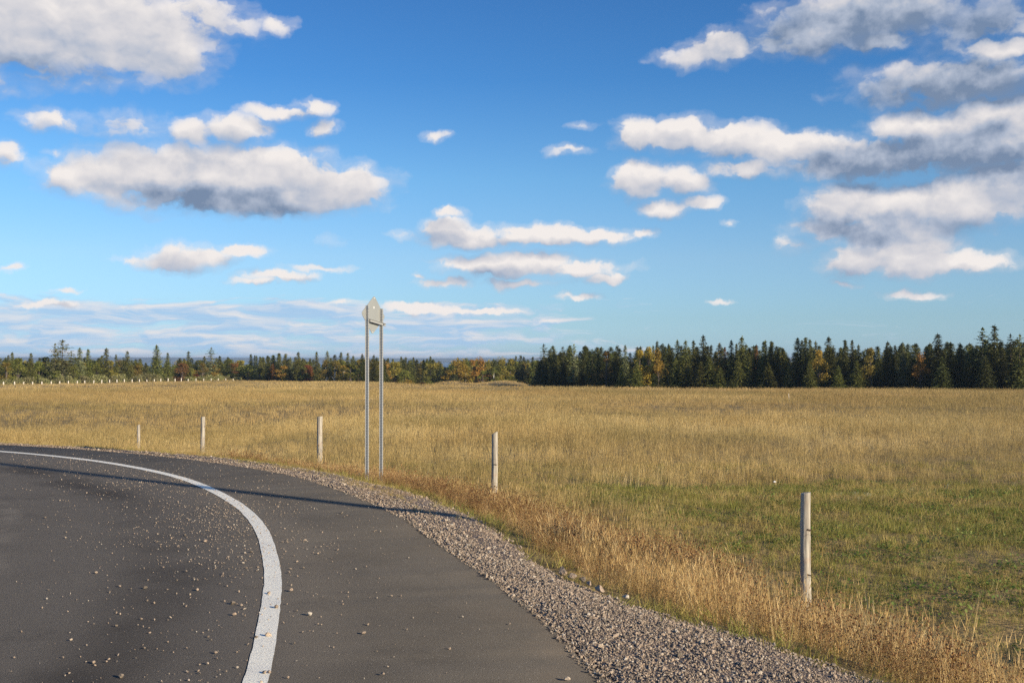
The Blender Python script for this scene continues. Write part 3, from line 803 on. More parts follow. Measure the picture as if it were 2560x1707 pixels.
put('dry_tufts', x, y, terrain(x, y, s), rng.uniform(.22, .48, len(x)), rng.random(len(x)), 6, tallP, 'sparse dry tufts standing over the short green grass', 'grass', .3)

# hay standing along the fence and over the nearer half of the field
x, y = wedge(41000, 12, 48, .68); s = sdist(x, y, GRAV); gm = green_mask(x, y, s)
pr = np.clip(1.25 - y / 90, .3, 1) * (.75 + .3 * vnoise(x, y * .8, .35, 41))
k = (s > 1.4) & (rng.random(len(x)) > gm * 1.05) & (rng.random(len(x)) < pr * 1.1); x, y, s = x[k], y[k], s[k]
hv = .80 + .28 * vnoise(x, y * .7, .22, 42) + .12 * vnoise(x, y, 1, 43)
put('tall_grass', x, y, terrain(x, y, s), hv * rng.uniform(.75, 1.2, len(x)) * np.clip(y / 26, 1, 1.4), np.clip(rng.beta(2.2, 2, len(x)) + .25 * vnoise(x, y, .3, 44), 0, 1), 6, tallP,
    'tall dry golden grass standing in the near half of the field', 'grass', .14)
x, y = wedge(37000, 42, 115, .62)
k = rng.random(len(x)) < (.85 + .35 * vnoise(x, y * .45, .12, 45)); x, y = x[k], y[k]
put('field_grass', x, y, terrain(x, y), (.80 + .20 * vnoise(x, y * .35, .13, 46)) * rng.uniform(.75, 1.2, len(x)) * np.clip(y / 60, 1, 1.4), np.clip(rng.beta(2, 2, len(x)) + .28 * vnoise(x, y * .4, .12, 47), 0, 1), 5, midP,
    'dry golden grass across the middle of the field', 'grass', .1, .85)
x, y = wedge(28000, 105, 290, .57)
k = rng.random(len(x)) < (.75 + .5 * vnoise(x, y * .3, .06, 48)); x, y = x[k], y[k]
put('distant_grass', x, y, terrain(x, y), (.85 + .25 * vnoise(x, y * .3, .06, 49)) * rng.uniform(.75, 1.2, len(x)), np.clip(rng.beta(2, 2, len(x)) + .28 * vnoise(x, y * .3, .06, 50) + .1, 0, 1), 4, farP,
    'pale dry grass on the far part of the field up to the trees', 'grass', .08)

# roadside weeds on the bank
def bank(n, s0, s1, ymin=4.2):
    i = rng.integers(0, len(GRAV) - 1, n); t = np.gradient(GRAV, axis=0); t /= np.hypot(*t.T)[:, None]
    nn = np.c_[-t[:, 1], t[:, 0]]
    sg = np.sign((sdist(GRAV[50:51, 0] + nn[50, 0], GRAV[50:51, 1] + nn[50, 1], GRAV))[0])
    off = rng.uniform(s0, s1, n)
    q = GRAV[i] + nn[i] * sg * off[:, None] + rng.normal(0, .04, (n, 2))
    k = (q[:, 1] > ymin) & (q[:, 0] > -16); return q[k, 0], q[k, 1], np.maximum(off[k], .02)
x, y, s = bank(15000, .25, 2.5)
k = rng.random(len(x)) < (.72 + .5 * vnoise(x, y, .5, 51)) * (1 - smooth01((s - 1.5) / 1.0)) * (.32 + .85 * smooth01((y - 7.5) / 4) + .3 * (y < 6.8)) * np.where(x < -6, .5, 1) + .03; x, y, s = x[k], y[k], s[k]
put('roadside_weeds', x, y, terrain(x, y, s), rng.uniform(.65, 1.15, len(x)) * np.clip(s / .9, .55, 1) * np.where(x < -5, .6, 1) * (.85 + .2 * vnoise(x, y, .7, 52)), np.clip(rng.beta(2, 2, len(x)) + .3 * vnoise(x, y, .6, 53), 0, 1), 6, weedP,
    'reddish brown weeds with small dark seed heads along the roadside bank', 'weeds', .2)
x, y, s = bank(14000, .42, 3.0)
k = rng.random(len(x)) < (.60 + .5 * vnoise(x, y, .6, 54)) * (1 - .85 * smooth01((s - 1.6) / .9)) * np.where(y > 11, .5, 1.0); x, y, s = x[k], y[k], s[k]
put('dry_stalks', x, y, terrain(x, y, s), rng.uniform(.38, .85, len(x)) * np.where(x < -5, .7, 1), rng.random(len(x)), 5, strawP, 'tall straw coloured grass stalks leaning over the roadside bank', 'grass', .28)
x, y, s = bank(7000, -.03, .6)
k = rng.random(len(x)) < np.clip(.35 + .6 * vnoise(x, y, .5, 55), 0, 1) * (1 - smooth01((s - .12) / .35)) * .6 + .04; x, y, s = x[k], y[k], s[k]
put('verge_grass', x, y, terrain(x, y, s) , rng.uniform(.8, 1.7, len(x)), rng.uniform(0, .75, len(x)), 6, shortP, 'low green grass at the foot of the roadside bank', 'grass', .3)
# dry mat of old grass covering the far end of the shoulder
q, u = on_strip(5000, .35, 1.05); k = (q[:, 1] > 11) & (q[:, 0] > -12) & (rng.random(len(q)) < .16 + .5 * (vnoise(q[:, 0], q[:, 1], 1.0, 56) > .15)); q, u = q[k], u[k]
put('shoulder_grass', q[:, 0], q[:, 1], shoulder_z(q, u), rng.uniform(.3, .7, len(q)), .55 + .45 * rng.random(len(q)), 6, shortP, 'thin dry grass growing through the far end of the gravel', 'grass', .5)

# pale woolly plants in the field, right
wl = [proto_tuft('woolly', 130 + i, 16, .10, .08, .24, .022, .9, M['whiteleaf'], 0, None, 2) for i in range(3)]
pts = []
for cx_, cy_, k_, sp_ in ((2290, 1215, 9, 60), (2205, 1245, 5, 30), (2510, 1215, 5, 40), (2105, 1235, 5, 35), (1450, 1180, 3, 30)):
    for _ in range(k_):
        p_ = ray_at(cx_ + rng.normal(0, sp_ * .7), cy_ + rng.normal(0, 9) + 12, z=-.72); pts.append(p_[:2])
pts = np.array(pts)
put('woolly_plants', pts[:, 0], pts[:, 1], terrain(pts[:, 0], pts[:, 1]), rng.uniform(.25, .5, len(pts)), rng.random(len(pts)), 3, wl, 'pale silvery leaved plants scattered in the short grass', 'plants', .2)

# ------------------------------------------------------------------ single stones
stoneM = [proto_rock('stone', 200 + i, M['stone'], 3, .7) for i in range(8)]
def stone(px, py, wpx, label, group=None, k=None, zoff=0.0, tall=1.0, z0=0.004):
    p_ = ray_at(px, py, z=z0); d_ = p_[1]; s_ = wpx / F * d_
    o = link('stone', stoneM[(k if k is not None else random.randrange(8))])
    o.location = (p_[0], p_[1], z0 + s_ * .28 * tall + zoff)
    o.scale = (s_, s_ * .85, s_ * tall); o.rotation_euler = (random.uniform(-.3, .3), random.uniform(-.3, .3), random.uniform(0, 6.28))
    tag(o, label, 'stone', group)
    return o
LG = 'loose stones lying on the asphalt'
for px_, py_, w_, lb in (
    (304, 1692, 18, 'largest pinkish stone on the asphalt, lowest left near the bottom edge'),
    (233, 1657, 13, 'pale grey stone on the asphalt just above the largest one'),
    (240, 1432, 9, 'bright whitish pebble alone on the left half of the asphalt'),
    (661, 1682, 13, 'pale stone on the white line at the bottom, the left of a touching pair'),
    (673, 1681, 11, 'brown stone on the white line at the bottom, the right of a touching pair'),
    (671, 1589, 15, 'upright tan stone standing on the white line with a long shadow'),
    (640, 1594, 10, 'orange tinted stone touching the inner edge of the white line'),
    (690, 1519, 15, 'flat brown stone lying across the middle of the white line'),
    (672, 1484, 11, 'dark oval stone on the inner half of the white line'),
    (775, 1537, 15, 'wide pinkish stone on the asphalt right of the white line'),
    (728, 1477, 12, 'yellowish double stone just outside the white line'),
    (909, 1583, 11, 'pale stone alone on the dark asphalt between line and gravel'),
    (957, 1686, 12, 'pale stone on the asphalt near the bottom centre'),
    (1418, 1699, 15, 'whitish stone on the asphalt beside the gravel at the bottom'),
    (586, 1537, 11, 'tan oblong stone on the asphalt inside the line'),
    (540, 1632, 10, 'greyish white stone lower of two left of the line near the bottom'),
    (519, 1659, 10, 'greenish white triangular stone left of the line'),
    (363, 1470, 10, 'pinkish stone in the row of three on the left asphalt'),
    (514, 1353, 9, 'cream stone in the dark wheel track'),
    (462, 1339, 9, 'reddish stone at the top of the dark wheel track'),
    (494, 1475, 10, 'olive grey stone low in the dark wheel track'),
    (582, 1509, 13, 'pinkish stone left of the line beside a darker one')):
    stone(px_, py_, w_, lb)
cluster = [(1095, 820), (1160, 870), (985, 925), (960, 795), (870, 870), (705, 907), (770, 922), (1040, 872), (1145, 868), (1205, 643), (925, 646), (945, 662), (1310, 838), (1425, 838), (1450, 800), (1430, 770), (1365, 1008), (1320, 995), (1420, 1018), (1435, 1040), (1690, 635), (1690, 648), (1790, 638), (1700, 828), (1710, 805), (1745, 1050), (1780, 1175), (1730, 1243), (1870, 1128), (2140, 1183), (2165, 1132), (1985, 692), (1870, 715), (2155, 790), (1785, 798), (1345, 804), (1745, 762), (1270, 1297), (1275, 1328), (1175, 1366), (1395, 1384), (1225, 1203), (1240, 1223), (1480, 705), (1440, 712), (1340, 560), (960, 1285), (850, 1270), (800, 1328), (640, 1335), (408, 1417), (880, 1180), (875, 1152), (685, 1140), (550, 1127), (418, 1222), (275, 980), (285, 928), (390, 590), (385, 622), (1745, 458), (1635, 440), (2010, 477), (265, 505)]
for (cx_, cy_) in cluster:
    stone(cx_ * .4252, 1080 + cy_ * .4252, random.uniform(5, 8), 'small pale stone among the many lying loose on the asphalt', LG)
for px_, py_, w_, tl, lb in ((1407, 1432, 20, 1.6, 'pointed dark grey rock standing at the outer edge of the gravel'), (1432, 1441, 26, .8, 'long pale rock on the outer edge of the gravel behind the pointed one'),
                         (1456, 1449, 20, 1.0, 'reddish brown rock in the middle of the row edging the gravel'), (1472, 1459, 26, .7, 'flat greenish grey rock in the row edging the gravel'),
                         (1500, 1473, 34, .6, 'widest pale rock of the row edging the gravel'), (1565, 1494, 20, 1.0, 'pinkish pale rock nearest the camera of the row edging the gravel')):
    stone(px_, py_ + 7, w_ * 1.05, lb, None, None, .01, tl, -.02)
# white stone out in the grass
p_ = ray_at(1937, 1212, z=-.76); o = link('stone', stoneM[2]); o.location = (p_[0], p_[1], tz(p_[0], p_[1]) + .10); o.scale = (.06, .05, .05)
tag(o, 'white stone lying in the field grass above the nearest fence post', 'stone')
m, nt, b = new_mat('white_rock'); b.inputs['Base Color'].default_value = (.7, .7, .68, 1)
o.material_slots[0].link = 'OBJECT'; o.material_slots[0].material = m

# ------------------------------------------------------------------ fence posts
def lathe_post(h, r0, r1, seed, bend=.012, cut=0.0, segs=28, rings=60):
    r = random.Random(seed); V, Fc = [], []
    kn = [(r.uniform(.1, .92), r.uniform(0, 6.283), r.uniform(.07, .13)) for _ in range(11)]
    for i in range(rings + 1):
        t = i / rings; cx_ = bend * math.sin(t * 3.1 + seed); cy_ = bend * math.cos(t * 2.2 + seed)
        rad_ = r0 + (r1 - r0) * t
        for j in range(segs):
            a = 6.28318 * j / segs
            rr_ = rad_ * (1 + .045 * mnoise.noise(Vector((math.cos(a) * 1.3, math.sin(a) * 1.3, t * 3 + seed))) + .012 * math.sin(a * 9 + seed))
            for (kt, ka, kr) in kn:
                da = math.atan2(math.sin(a - ka), math.cos(a - ka))
                q = ((t - kt) * h / .022) ** 2 + (da * rad_ / .016) ** 2
                rr_ += kr * rad_ * math.exp(-q)
            z_ = h * t + (cut * rr_ * math.cos(a + .5) if i == rings else 0)
            V.append((cx_ + rr_ * math.cos(a), cy_ + rr_ * math.sin(a), z_))
    for i in range(rings):
        for j in range(segs):
            Fc.append((i * segs + j, i * segs + (j + 1) % segs, (i + 1) * segs + (j + 1) % segs, (i + 1) * segs + j))
    top = [rings * segs + j for j in range(segs)]; Fc.append(tuple(top))
    me = mesh_from('post', V, Fc, [M['wood']], smooth=True)
    me.polygons[len(me.polygons) - 1].use_smooth = False
    return me
def box_bm(bm, c_, s_, rot=None):
    r_ = bmesh.ops.create_cube(bm, size=1.0); vs = r_['verts']
    for v in vs:
        v.co = Vector((v.co.x * s_[0], v.co.y * s_[1], v.co.z * s_[2]))
        if rot is not None: v.co = rot @ v.co
        v.co += Vector(c_)
    return vs
def bm_mesh(name, bm, mat):
    me = bpy.data.meshes.new(name); bm.to_mesh(me); bm.free(); me.materials.append(mat); return me

posts = []
def near_post(px, topy, d, rad_px, seed, lean, label, notches=()):
    p_ = ray_at(px, topy, d=d); zb = tz(p_[0], p_[1]); h = p_[2] - zb + .25
    root = bpy.data.objects.new('fence_post', None); COL.objects.link(root); root.empty_display_size = .2
    root.location = (p_[0], p_[1], zb)
    root.rotation_euler = (0, lean, 0)
    r_ = rad_px / F * d
    shaft = link('shaft', lathe_post(h, r_ * 1.06, r_ * .97, seed, .008, .14 if label[0] != 's' else .6), root, (0, 0, -.25))
    rr_ = random.Random(seed)
    for zf, w_ in notches:
        bm = bmesh.new(); a = -1.2
        box_bm(bm, (math.cos(a) * r_ * 1.0, math.sin(a) * r_ * 1.0, (h - .25) * zf), (r_ * w_, r_ * .12, .014), Matrix.Rotation(a + 1.57, 3, 'Z') @ Matrix.Rotation(.25, 3, 'Y'))
        link('notch', bm_mesh('notch', bm, M['notch']), root)
    tag(root, label, 'fence post', 'wooden posts of the roadside fence')
    posts.append((p_[0], p_[1], zb, h - .25, r_))
    return root
near_post(2014, 1231, 9.75, 12.3, 3, R(.2), 'nearest grey wooden fence post, lone on the right of the field edge', ((.69, .9), (.31, .9), (.10, .8)))
near_post(1236.5, 1083, 18.2, 7.8, 5, R(-.3), 'slanted top fence post between the sign and the nearest post', ((.55, .8),))
near_post(799, 1041, 25.8, 6.8, 8, R(.8), 'knotty fence post just left of the metal sign posts', ((.6, .8),))
near_post(506, 1042, 33.0, 5.2, 12, R(.6), 'brownish fence post standing between the knotty post and the shortest one', ())
near_post(347, 1063, 39.5, 4.0, 17, R(-1.5), 'shortest and thinnest fence post of the roadside row', ())

# wires from post to post
def wire(a, b2, label):
    pts_ = []; n_ = 14
    for i in range(n_ + 1):
        t = i / n_; q = np.array(a) * (1 - t) + np.array(b2) * t; q[2] -= .03 * 4 * t * (1 - t); pts_.append(q)
    V, Fc = [], []
    for i, q in enumerate(pts_):
        for j in range(4):
            a_2 = 1.5708 * j; V.append((q[0] + .0022 * math.cos(a_2), q[1] + .0010, q[2] + .0022 * math.sin(a_2)))
    # square section along the run
    V = []
    d_ = np.array(b2) - np.array(a); d_ /= np.linalg.norm(d_); sd = np.cross(d_, (0, 0, 1)); sd /= np.linalg.norm(sd)
    for q in pts_:
        for (u_, w_) in ((1, 1), (-1, 1), (-1, -1), (1, -1)): V.append(tuple(q + sd * .0009 * u_ + np.array([0, 0, .0009 * w_])))
    for i in range(n_):
        for j in range(4): Fc.append((i * 4 + j, i * 4 + (j + 1) % 4, i * 4 + 4 + (j + 1) % 4, i * 4 + 4 + j))
    o = link('fence_wire', mesh_from('fence_wire', V, Fc, [M['wire']])); tag(o, label, 'wire', 'wires of the roadside fence')
names = ['the nearest post', 'the slanted top post', 'the knotty post', 'the brownish post', 'the shortest post']
ext = (6.6, 2.2)
for hz, hn in ((.68, 'upper'), (.31, 'lower')):
    for i in range(4):
        a, b2 = posts[i], posts[i + 1]
        wire((a[0], a[1] - a[4], a[2] + hz * min(a[3], 1.05)), (b2[0], b2[1] - b2[4], b2[2] + hz * min(b2[3], 1.05)), '%s thin fence wire running between %s and %s' % (hn, names[i], names[i + 1]))
    a = posts[0]; wire((a[0], a[1] - a[4], a[2] + hz * 1.0), (ext[0], ext[1], tz(*ext) + hz * 1.0), '%s thin fence wire running right from the nearest post' % hn)

# far fence along the crest at the left
ORD = 'first second third fourth fifth sixth seventh eighth ninth tenth eleventh twelfth thirteenth fourteenth fifteenth sixteenth seventeenth eighteenth nineteenth twentieth'.split()
ORD += ['twenty-' + w_ for w_ in ORD[:9]] + ['thirtieth']
fpx = [32, 120, 197, 275, 353, 430, 503, 575, 647, 714, 785, 853, 920, 982, 1046, 1108, 1170, 1234, 1297, 1352, 1411, 1469, 1523, 1580, 1645, 1709, 1773, 1834, 1895, 1958]
fpy = [452, 450, 453, 452, 450, 448, 446, 444, 444, 441, 439, 435, 434, 432, 430, 430, 430, 432, 430, 425, 422, 424, 420, 427, 423, 424, 424, 424, 423, 426]
pm = lathe_post(1.9, .105, .10, 31, .0, .2, 8, 6)
m, nt, b = new_mat('pale_post_wood'); b.inputs['Base Color'].default_value = (.62, .56, .47, 1)
pm.materials[0] = m
for k_, (a, b2) in enumerate(zip(fpx, fpy)):
    px_ = a * .2976; py_ = 820 + b2 * .2976
    d_ = float(crest_d(px_)) + 6
    p_ = ray_at(px_, py_, d=d_)
    o = link('fence_post', pm); o.location = (p_[0], p_[1], p_[2] - 1.9); o.rotation_euler = (random.uniform(-.02, .02), random.uniform(-.03, .03), 0)
    o.scale = (1, 1, 1)
    lb_ = 'pale short post of the far fence before the bushes, %s from the left' % ORD[k_]
    tag(o, lb_, 'fence post', 'far fence posts on the crest of the field')
# thin white marker stake in the field, right
bm = bmesh.new(); p_ = ray_at(1972, 985, d=84.0); zb = tz(p_[0], p_[1])
bmesh.ops.create_cone(bm, cap_ends=True, segments=8, radius1=.03, radius2=.022, depth=p_[2] - zb + .1)
o = link('marker_stake', bm_mesh('marker_stake', bm, m)); o.location = (p_[0], p_[1], (p_[2] + zb) / 2); o.rotation_euler = (0, -.06, 0)
tag(o, 'thin whitish stake standing alone in the field before the right wood', 'stake')

# ------------------------------------------------------------------ road sign seen from behind
SD = 16.1
sc = ray_at(933.5, 787.5, d=SD)
u_ = Vector((.50, .866, 0)).normalized()          # along the panel, near left to far right
nv = Vector((.866, -.50, 0)).normalized()         # back face, towards the camera
root = bpy.data.objects.new('road_sign', None); COL.objects.link(root); root.location = (sc[0], sc[1], tz(sc[0], sc[1]))
tag(root, 'diamond road sign seen from behind on two perforated metal posts', 'road sign')
base_z = root.location.z
inv_l = Vector(root.location)
hd = 98.0 / F * SD / 2
bm = bmesh.new()
ang = R(-4.5); cr_ = .035
corners = [(0, hd), (hd, 0), (0, -hd), (-hd, 0)]
outl = []
for i, (cx_, cz_) in enumerate(corners):        # rounded diamond
    a0 = math.atan2(cz_, cx_); inn = Vector((cx_, cz_)) * (1 - cr_ * 1.414 / hd)
    for s_ in np.linspace(math.pi / 4, -math.pi / 4, 6): outl.append(inn + cr_ * Vector((math.cos(a0 + s_), math.sin(a0 + s_))))
c2, s2 = math.cos(ang), math.sin(ang)
outl = [Vector((p.x * c2 - p.y * s2, p.x * s2 + p.y * c2)) for p in outl]
# build front and back rings as one solid sheet, no holes cut
def ring3(pts, off): return [Vector((0, 0, sc[2] - base_z)) + u_ * p.x + Vector((0, 0, 1)) * p.y + nv * off for p in pts]
back = [bm.verts.new(v) for v in ring3(outl, .0)]; front = [bm.verts.new(v) for v in ring3(outl, -.004)]
bm.faces.new(back); f2_ = bm.faces.new(front[::-1])
for i in range(len(back)): bm.faces.new((back[i], front[i], front[(i + 1) % len(front)], back[(i + 1) % len(back)]))
bmesh.ops.recalc_face_normals(bm, faces=bm.faces)
pme = bpy.data.meshes.new('panel'); bm.to_mesh(pme); bm.free(); pme.materials.append(M['alu']); pme.materials.append(M['yellow'])
pme.polygons[1].material_index = 1
panel = link('panel', pme, root)
m, nt, b = new_mat('hole_bright'); b.inputs['Base Color'].default_value = (.85, .85, .85, 1); b.inputs['Roughness'].default_value = .4; M['bright'] = m
for zz_, hh_ in ((hd * .86, .012), (-hd * .88, .012), (hd * .38, .034)):  # added bright discs stand in for the panel's two holes and centre slit
    bm = bmesh.new()
    p3 = Vector((0, 0, sc[2] - base_z)) + Vector((0, 0, zz_)) + nv * .003 + u_ * (-zz_ * s2)
    bmesh.ops.create_cone(bm, cap_ends=True, segments=12, radius1=.0065, radius2=.0055, depth=.006,
                          matrix=Matrix.Translation(p3) @ nv.to_track_quat('Z', 'Y').to_matrix().to_4x4())
    if hh_ > .02:
        for v in bm.verts: v.co.z = p3.z + (v.co.z - p3.z) * 2.6
    link('hole_disc', bm_mesh('hole_disc', bm, M['bright']), panel)

def channel_post(bx, by, z0, z1, rotm):
    """perforated U channel: web with holes, two flanges and outer lips"""
    w, dp, t, lip = .030, .040, .0035, .010
    prof = [(-w / 2 - lip, 0), (-w / 2, 0), (-w / 2 + .004, dp), (w / 2 - .004, dp), (w / 2, 0), (w / 2 + lip, 0)]
    inner = [(x_, y_ - t) for x_, y_ in prof]; inner[2] = (prof[2][0] + t, dp - t); inner[3] = (prof[3][0] - t, dp - t); inner[1] = (prof[1][0] + t, -t); inner[4] = (prof[4][0] - t, -t)
    loop = prof + inner[::-1]
    bm = bmesh.new()
    lo = [bm.verts.new((x_, y_, z0)) for x_, y_ in loop]; hi = [bm.verts.new((x_, y_, z1)) for x_, y_ in loop]
    for i in range(len(loop)):
        j = (i + 1) % len(loop); bm.faces.new((lo[i], lo[j], hi[j], hi[i]))
    k = len(prof)
    for L_ in (lo, hi):
        for i in range(k - 1): bm.faces.new((L_[i], L_[i + 1], L_[2 * k - 2 - i], L_[2 * k - 1 - i]))
    bmesh.ops.recalc_face_normals(bm, faces=bm.faces)
    for v in bm.verts: v.co = rotm @ v.co; v.co += Vector((bx, by, 0))
    # punched holes, proud discs 1 mm over the sheet
    n0 = len(bm.faces); bh = bmesh.new(); z_ = z0 + .4
    while z_ < z1 - .02:
        for (hx, hy, nn) in ((0, dp + .001, Vector((0, 1, 0))), (0, dp - t - .001, Vector((0, -1, 0))),
                             (-w / 2 - .0005, dp * .5, Vector((-1, 0, 0))), (w / 2 + .0005, dp * .5, Vector((1, 0, 0)))):
            mt = Matrix.Translation((hx, hy, z_)) @ nn.to_track_quat('Z', 'Y').to_matrix().to_4x4()
            bmesh.ops.create_circle(bh, cap_ends=True, segments=8, radius=.0055, matrix=mt)
        z_ += .040
    for v in bh.verts: v.co = rotm @ v.co; v.co += Vector((bx, by, 0))
    tmp = bpy.data.meshes.new('holes'); bh.to_mesh(tmp); bh.free(); bm.from_mesh(tmp); bpy.data.meshes.remove(tmp)
    bm.faces.ensure_lookup_table()
    for f_ in bm.faces[n0:]: f_.material_index = 1
    me = bm_mesh('post', bm, M['steel']); me.materials.append(M['hole'])
    return me
basis = Matrix((( u_.x, nv.x, 0), (u_.y, nv.y, 0), (0, 0, 1)))    # local x -> along panel, y -> towards back face
sp = .170
for sgn, topy in ((-1, 764), (1, 772)):
    bx, by = (u_ * sgn * sp + nv * .004).xy
    wx, wy = sc[0] + bx, sc[1] + by
    ztop = ray_at(930, topy, d=wy)[2] - base_z
    me = channel_post(bx, by, tz(wx, wy) - base_z - .45, ztop, basis)
    po = link('post', me, root)
# crossbar: short length of the same channel across both posts, slightly tilted
bm = bmesh.new(); zc = ray_at(940, 806, d=SD)[2] - base_z
rotc = basis @ Matrix.Rotation(R(9.0), 3, 'Y')
for c_, s_ in (((0, .035, .0), (.43, .004, .036)), ((0, .043, .017), (.43, .013, .004)), ((0, .043, -.017), (.43, .013, .004))):
    vs = box_bm(bm, c_, s_)
for v in bm.verts: v.co = rotc @ v.co; v.co += Vector((0.02, 0.02, zc))
link('crossbar', bm_mesh('crossbar', bm, M['steel']), root)
bm = bmesh.new()
for sgn in (-1, 1):
    for dz_ in (0,):
        mt = Matrix.Translation(rotc @ Vector((sgn * sp - .01, .046, 0)) + Vector((.02, .02, zc))) @ nv.to_track_quat('Z', 'Y').to_matrix().to_4x4()
        bo = bmesh.new(); bmesh.ops.create_cone(bo, cap_ends=True, segments=6, radius1=.010, radius2=.010, depth=.012, matrix=mt)
        link('bolt', bm_mesh('bolt', bo, M['hole']), root)
bm.free()

# ------------------------------------------------------------------ utility pole out of frame, its shadow crosses the road
ux, uy = -.37 + .79 * 13.0, 11.4 - .614 * 13.0
zb = tz(ux, uy)
bm = bmesh.new(); bmesh.ops.create_cone(bm, cap_ends=True, segments=16, radius1=.11, radius2=.085, depth=9.6)
root = bpy.data.objects.new('utility_pole', None); COL.objects.link(root); root.location = (ux, uy, zb)
link('pole', bm_mesh('pole', bm, M['wood']), root, (0, 0, 4.6))
tag(root, 'tall wooden utility pole beside the field right of the road', 'utility pole')
bm = bmesh.new(); box_bm(bm, (0, -.19, 8.9), (1.6, .1, .12)); link('crossarm', bm_mesh('crossarm', bm, M['wood']), root)

# ------------------------------------------------------------------ trees
def mesh_tris(name, V, mat):
    V = np.asarray(V, np.float32); k = len(V) // 3
    return mesh_from(name, V, np.arange(3 * k).reshape(k, 3), [mat])
def trunk_mesh(name, h, r0, r1, mat, limbs=(), seed=0):
    r = random.Random(seed); bm = bmesh.new()
    def tube(p, q, a, b2, s=7):
        d_ = (q - p); L_ = d_.length
        if L_ < 1e-4: return
        mt = Matrix.Translation((p + q) / 2) @ d_.to_track_quat('Z', 'Y').to_matrix().to_4x4()
        bmesh.ops.create_cone(bm, cap_ends=True, segments=s, radius1=a, radius2=b2, depth=L_, matrix=mt)
    p = Vector((0, 0, -.3)); n_ = 6
    for i in range(n_):
        q = Vector((r.uniform(-.03, .03) * h * .2, r.uniform(-.03, .03) * h * .2, h * (i + 1) / n_))
        tube(p, q, r0 + (r1 - r0) * i / n_, r0 + (r1 - r0) * (i + 1) / n_); p = q
    for a, b2, ra in limbs: tube(Vector(a), Vector(b2), ra, ra * .4, 5)
    me = bpy.data.meshes.new(name); bm.to_mesh(me); bm.free(); me.materials.append(mat); return me

def conifer(seed, rad, z0=.06, power=.7, gap=.1, droop=.25, ragged=.25, top=1.0, lvl=26):
    """8 m conifer; returns (crown, trunk)"""
    r = random.Random(seed); H = 8.0; T = []
    for L_ in range(lvl):
        f = L_ / (lvl - 1); z = H * (z0 + (1 - z0) * f ** .95)
        R_ = rad * max(0, (1 - f)) ** power * 1.1 + .16
        R_ *= 1 + ragged * r.uniform(-1, 1) * (1 if f < .9 else .3)
        nb = max(5, int(6 + 6 * (1 - f)))
        ph = r.uniform(0, 6.283)
        for k in range(nb):
            if r.random() < gap: continue
            a = ph + 6.283 * k / nb + r.uniform(-.35, .35); ln = R_ * r.uniform(.65, 1.18)
            dx, dy = math.cos(a), math.sin(a); n_ = max(2, int(ln / .20))
            for j in range(n_):
                t = (j + .6) / n_
                c_ = (dx * ln * t, dy * ln * t, z - droop * ln * t * t + .25 * ln * t * (f > .75) + r.uniform(-.05, .05))
                w_ = (.36 - .13 * t) * (.82 + .18 * (1 - f)) + .05
                for _ in range(3):
                    e1 = (r.gauss(dx * .5, .6), r.gauss(dy * .5, .6), r.gauss(-.25, .35)); e2 = (r.gauss(-dy * .5, .6), r.gauss(dx * .5, .6), r.gauss(-.2, .35))
                    s_ = w_ * r.uniform(.6, 1.15)
                    T += [c_, tuple(c_[i] + e1[i] * s_ for i in range(3)), tuple(c_[i] + e2[i] * s_ * .7 for i in range(3))]
    for _ in range(14):      # leader
        z = H * r.uniform(.93, 1.03); T += [(0, 0, z + .18), (r.gauss(0, .09), r.gauss(0, .09), z - .1), (r.gauss(0, .09), r.gauss(0, .09), z - .05)]
    return mesh_tris('crown', T, M['spruce']), trunk_mesh('trunk', H * .93, .11, .02, M['bark'], seed=seed)
def broadleaf(seed, rx, z0, nl=11, leaf=.17, n=2300, birch=False, narrow=1.0):
    """6 m broadleaf tree"""
    r = random.Random(seed); H = 6.0; T = []; limbs = []; lobes = []
    for _ in range(nl):
        f = r.uniform(0, 1); z = H * (z0 + (1 - z0) * f) * .9
        w = rx * math.sin(min(1, (f * .85 + .22)) * 3.1) ** .7 * .75 + .1
        a = r.uniform(0, 6.283); q = w * math.sqrt(r.random())
        lobes.append((q * math.cos(a), q * math.sin(a), z, r.uniform(.45, .8) * rx * .62, r.uniform(.5, .85)))
    lobes.append((0, 0, H * .86, rx * .35, .7))
    for (x_, y_, z_, s_, ff) in lobes: limbs.append(((0, 0, max(.4, z_ * .45)), (x_ * .8, y_ * .8, z_), .05))
    for _ in range(n):
        x_, y_, z_, s_, ff = r.choice(lobes)
        v = Vector((r.gauss(0, 1), r.gauss(0, 1), r.gauss(0, 1))).normalized() * s_ * r.uniform(.45, 1.08) ** .6
        c_ = (x_ + v.x, y_ + v.y, z_ + v.z * ff * 1.15)
        e1 = [r.gauss(0, .6) for _ in range(3)]; e2 = [r.gauss(0, .6) for _ in range(3)]; l_ = leaf * r.uniform(.6, 1.3)
        T += [c_, tuple(c_[i] + e1[i] * l_ for i in range(3)), tuple(c_[i] + e2[i] * l_ for i in range(3))]
    return mesh_tris('crown', T, M['green']), trunk_mesh('trunk', H * .75, .10, .03, M['birch' if birch else 'bark'], limbs, seed)

